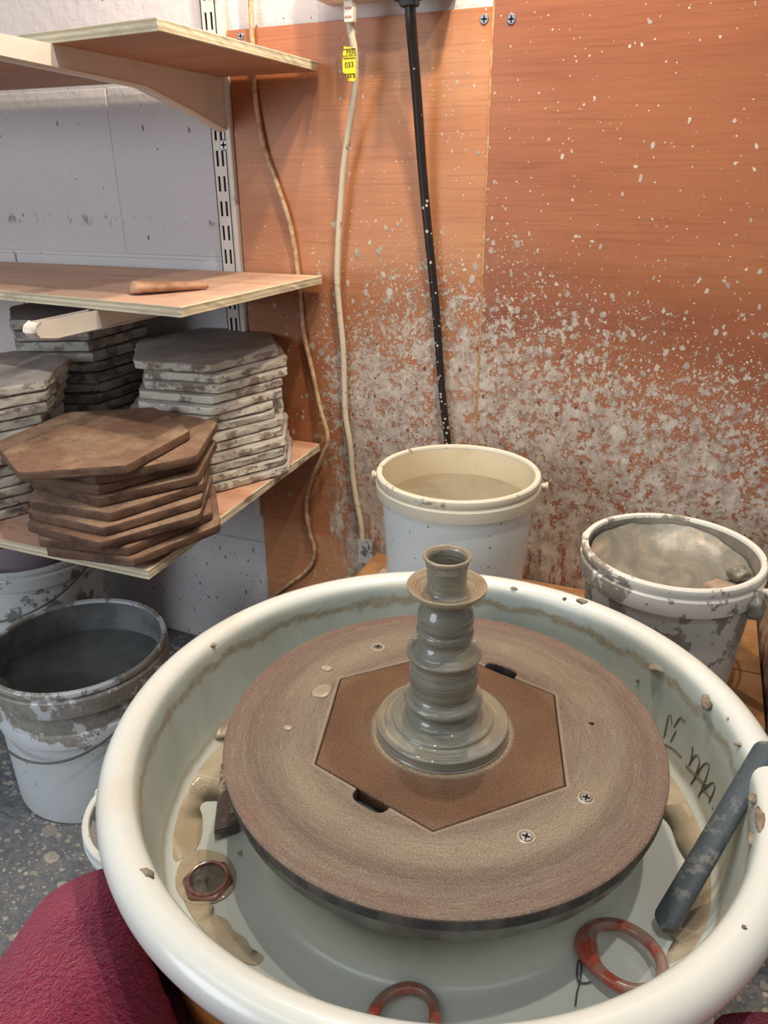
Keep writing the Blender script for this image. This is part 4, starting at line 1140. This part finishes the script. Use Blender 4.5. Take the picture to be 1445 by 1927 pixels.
# candlestick
def spl(P, n=6):
    Q = smoothpath([Vector((a, b, 0)) for a, b in P], n); return [(p.x, p.y) for p in Q]
CP = [(0.0, 0.0), (0.0548, 0.0), (0.0552, 0.0008), (0.0545, 0.0015), (0.0540, 0.0022)]
CP += spl([(0.0546, 0.0028), (0.0545, 0.0080), (0.0539, 0.0098), (0.0520, 0.0106), (0.0480, 0.0112), (0.0435, 0.0118), (0.0420, 0.0128), (0.0416, 0.0144), (0.0396, 0.0153), (0.0355, 0.0162), (0.0305, 0.0185), (0.0275, 0.0220), (0.0268, 0.0250), (0.0285, 0.0280), (0.0314, 0.0308), (0.0324, 0.0332), (0.0318, 0.0352), (0.0304, 0.0366), (0.0278, 0.0385), (0.0262, 0.0415), (0.0270, 0.0455), (0.0281, 0.0520), (0.0280, 0.0580), (0.0268, 0.0640), (0.0256, 0.0680), (0.0264, 0.0712), (0.0290, 0.0742), (0.0303, 0.0762), (0.0303, 0.0776), (0.0290, 0.0788), (0.0262, 0.0808), (0.0236, 0.0838), (0.0218, 0.0865), (0.0210, 0.0885), (0.0215, 0.0915), (0.0227, 0.0945), (0.0225, 0.0975), (0.0208, 0.0998), (0.0218, 0.1030), (0.0222, 0.1080), (0.0218, 0.1130), (0.0198, 0.1175), (0.0186, 0.1205), (0.0190, 0.1230), (0.0225, 0.1262), (0.0275, 0.1300), (0.0304, 0.1335), (0.0308, 0.1355), (0.0300, 0.1366), (0.0260, 0.1345), (0.0215, 0.1322), (0.0180, 0.1318), (0.0163, 0.1335), (0.0156, 0.1370), (0.0154, 0.1430), (0.0158, 0.1500), (0.0172, 0.1560), (0.0183, 0.1595), (0.0181, 0.1612), (0.0170, 0.1618), (0.0156, 0.1605), (0.0142, 0.1570), (0.0134, 0.1500), (0.0130, 0.1400), (0.0128, 0.1300), (0.0115, 0.1255)], 4)
CP += [(0.0, 0.125)]
cs = lathe('candlestick', CP, m_clay, WC[0], WC[1], WZ-0.0005, 128, None, (WC[0], WC[1], WZ-0.0005), 70, wob=lambda a, z: 0.00025*math.sin(a+z*60))
tag(cs, 'freshly thrown wet grey clay candlestick on the wheel', 'candlestick')

# ================================================================== TOOLS IN THE BASIN
A_ = Vector((0.0425, 0.434, BF+0.006)); B_ = at(1441, 1411, z=0.4475)
B_ = B_ + (B_-A_).normalized()*0.006
d_ = (B_-A_).normalized(); wdir = Vector((0, 0, 1)).cross(d_).normalized(); nd = d_.cross(wdir)
V, Fc = [], []
N_ = 70; Lt = (B_-A_).length
sec = [(math.cos(2*PI*k/16), math.sin(2*PI*k/16)) for k in range(16)]
for i in range(N_+1):
    t = i/N_
    e = min(t*Lt, (1-t)*Lt)/0.009
    wd = 0.0098*math.sqrt(max(0.02, 1-(1-min(1, e))**2.2)) * (1.0-0.10*t)
    for cx_, sy_ in sec:
        sx = math.copysign(abs(cx_)**0.6, cx_); sy = math.copysign(abs(sy_)**0.7, sy_)
        V.append(A_ + d_*(Lt*t) + wdir*(sx*wd) + nd*(sy*0.0042))
for i in range(N_):
    for k in range(16): Fc.append((i*16+k, i*16+(k+1) % 16, (i+1)*16+(k+1) % 16, (i+1)*16+k))
Fc.append(tuple(range(16))); Fc.append(tuple(N_*16+k for k in range(16))[::-1])
tag(mesh('wooden_tool', V, Fc, m_greytool, None, tuple(A_), 40), 'flat dark grey slip-streaked wooden tool leaning against the right rim', 'tool')

def ring_tool(label, c, a, b, rot, bulge, r=0.0046, tilt=0.0, ph=0):
    P, rad = [], []
    for i in range(64):
        t = 2*PI*i/64
        x, y = a*math.cos(t), b*math.sin(t)
        X = x*math.cos(rot)-y*math.sin(rot); Y = x*math.sin(rot)+y*math.cos(rot)
        k = max(0, math.cos(t-bulge))**6
        P.append(Vector((c[0]+X, c[1]+Y, c[2]+tilt*(X*math.cos(ph)+Y*math.sin(ph)))))
        rad.append(r*(1+0.85*k))
    o = tube('ring_handle', P, rad, m_red, None, 14, None, True, tuple(c))
    return tag(o, label, 'tool', 'red ring handles lying in the basin')
ring_tool('red ring-shaped handle smeared with grey clay, near the dark wooden tool', (0.0185, 0.3985, BF+0.0098), 0.0280, 0.0225, -0.62, PI+0.75, 0.0043, 0.10, -0.3)
ring_tool('red ring-shaped handle half hidden by the front rim, nearest the camera', (-0.1105, 0.3005, BF+0.0075), 0.0232, 0.0190, 1.15, PI, 0.0040, 0.0)
wl = thing('wire_loop', at(1090, 1840, z=BF+0.002), 'thin bent wire tool lying beside the red ring handle', 'tool')
tube('wire', smoothpath([at(a, b, z=BF+0.002) for a, b in ((1083, 1893), (1086, 1868), (1092, 1845), (1094, 1818), (1090, 1806), (1086, 1822), (1088, 1846), (1100, 1850), (1112, 1848))], 5), 0.0006, m_wire, wl, 6)

# flat stained wedge leaning under the wheel edge, left
pq = [at(402, 1566, z=0.349), at(449, 1553, z=0.349), at(433, 1440, z=0.352), at(417, 1432, z=0.352)]
bm = bmesh.new(); vs = [bm.verts.new(p) for p in pq]; f = bm.faces.new(vs)
g = bmesh.ops.extrude_face_region(bm, geom=[f])
for v in [e for e in g['geom'] if isinstance(e, bmesh.types.BMVert)]: v.co.z -= 0.0085
bmesh.ops.recalc_face_normals(bm, faces=bm.faces); bmesh.ops.bevel(bm, geom=bm.edges[:], offset=0.0012, segments=2, affect='EDGES')
me = bpy.data.meshes.new('wooden_wedge'); bm.to_mesh(me); bm.free()
tag(link('wooden_wedge', me, m_wedge, None, tuple(pq[0]), 30), 'slip-stained dark wooden block tucked under the left side of the wheel', 'tool')
# clay mop of wet slip behind the wheel's left edge
q = at(428, 1352, z=BF+0.008)
tag(lump('clay_heap', (q.x, q.y, BF+0.006), (0.016, 0.030, 0.011), m_blob, None, 2, 4, 0.5, origin=(q.x, q.y, BF+0.006)), 'wet pale clay heap against the basin wall left of the wheel', 'clay')

# ================================================================== TOWEL AND SEATED PERSON
def capsule_cloth(name, label, hip, knee, rad, skirt, seed, flare=0.02):
    hip, knee = Vector(hip), Vector(knee)
    ax = (knee-hip); ax.z = 0; ln = ax.length; ax.normalize(); side = Vector((ax.y, -ax.x, 0))
    V, Fc = [], []
    nu, nv = 90, 84
    ncap = 40
    for i in range(nu+1):
        # rows along the thigh, then round the knee
        for j in range(nv+1):
            s = j/nv*2-1                     # -1 .. 1 across
            ang = s*PI/2*1.0
            arc = abs(s)
            # cross-section: half circle then hanging cloth
            if arc < 0.62:
                th = s/0.62*PI/2; x = math.sin(th)*rad; z = math.cos(th)*rad
            else:
                k = (arc-0.62)/0.38
                x = math.copysign(rad + flare*k, s); z = -skirt*k
            t = i/nu
            if t < 0.62:
                u = t/0.62; c = hip.lerp(knee, u); p = c + side*x + Vector((0, 0, z))
            else:
                u = (t-0.62)/0.38*PI/2*0.999
                # swing the section forward round the knee
                p = knee + side*x*math.cos(u) + ax*(abs(x)*math.sin(u)*0.9 + 0.0) + Vector((0, 0, z))
            fo = Vector((p.x*9+seed, p.y*9, p.z*4))
            dn_ = noise.noise(fo)*0.010 + noise.noise(fo*2.7)*0.004
            out_ = (p-(hip+ax*((p-hip).dot(ax)))); out_.z *= 0.6
            if out_.length > 1e-4: p = p + out_.normalized()*dn_
            # the cloth is pressed flat where it meets the basin
            q2 = Vector((p.x-BC[0], p.y-BC[1])); m_ = q2.length
            if m_ < 0.2535 and p.z > 0.31:
                q2 = q2*(0.2535/m_); p.x, p.y = BC[0]+q2.x, BC[1]+q2.y
                p.z = min(p.z, 0.392)
            elif m_ < 0.238 and p.z <= 0.31:
                q2 = q2*(0.238/m_); p.x, p.y = BC[0]+q2.x, BC[1]+q2.y
            V.append(p)
    W_ = nv+1
    for i in range(nu):
        for j in range(nv):
            Fc.append((i*W_+j, i*W_+j+1, (i+1)*W_+j+1, (i+1)*W_+j))
    me = bpy.data.meshes.new(name); me.from_pydata([tuple(v) for v in V], [], Fc)
    bm = bmesh.new(); bm.from_mesh(me); bmesh.ops.remove_doubles(bm, verts=bm.verts, dist=1e-4); bmesh.ops.recalc_face_normals(bm, faces=bm.faces); bm.to_mesh(me); bm.free()
    o = link(name, me, m_towel, None, tuple(knee), True)
    so = o.modifiers.new('s', 'SOLIDIFY'); so.thickness = 0.004; so.offset = -1
    return tag(o, label, 'towel', 'maroon towels over the knees')
capsule_cloth('towel', 'maroon terry towel draped over the knee at lower left, beside the basin', (-0.262, -0.22, 0.300), (-0.332, 0.288, 0.284), 0.086, 0.16, 1)
capsule_cloth('towel', 'maroon terry towel over the other knee, only a corner at lower right', (0.06, -0.22, 0.310), (0.140, 0.326, 0.312), 0.084, 0.16, 5)

def person():
    J = {'pel': ((-0.09, -0.42, 0.33), 0.125), 'bel': ((-0.09, -0.46, 0.45), 0.13), 'ch': ((-0.09, -0.47, 0.62), 0.135),
         'lh': ((-0.17, -0.36, 0.31), 0.085), 'lk': ((-0.350, 0.250, 0.280), 0.055), 'la': ((-0.42, 0.22, 0.075), 0.034), 'lt': ((-0.46, 0.30, 0.035), 0.028),
         'rh': ((0.0, -0.36, 0.31), 0.085), 'rk': ((0.136, 0.295, 0.305), 0.052), 'ra': ((0.20, 0.25, 0.075), 0.036), 'rtt': ((0.22, 0.38, 0.035), 0.030)}
    E = [('pel', 'bel'), ('bel', 'ch'), ('pel', 'lh'), ('lh', 'lk'), ('lk', 'la'), ('la', 'lt'), ('pel', 'rh'), ('rh', 'rk'), ('rk', 'ra'), ('ra', 'rtt')]
    ks = list(J); me = bpy.data.meshes.new('person')
    me.from_pydata([J[k][0] for k in ks], [(ks.index(a), ks.index(b)) for a, b in E], [])
    o = bpy.data.objects.new('person', me); C.objects.link(o)
    o.modifiers.new('skin', 'SKIN'); sv = me.skin_vertices[0].data
    for i, k in enumerate(ks):
        sv[i].radius = (J[k][1],)*2; sv[i].use_root = (i == 0)
    sub = o.modifiers.new('sub', 'SUBSURF'); sub.levels = 2; sub.render_levels = 2
    dg = bpy.context.evaluated_depsgraph_get()
    m2 = bpy.data.meshes.new_from_object(o.evaluated_get(dg)); bpy.data.objects.remove(o)
    m2.name = 'person'; m2.materials.clear()
    o = link('person', m2, m_trouser, None, (-0.09, -0.42, 0), True)
    return tag(o, 'seated person in dark trousers, knees under maroon towels beside the basin', 'person')
person()
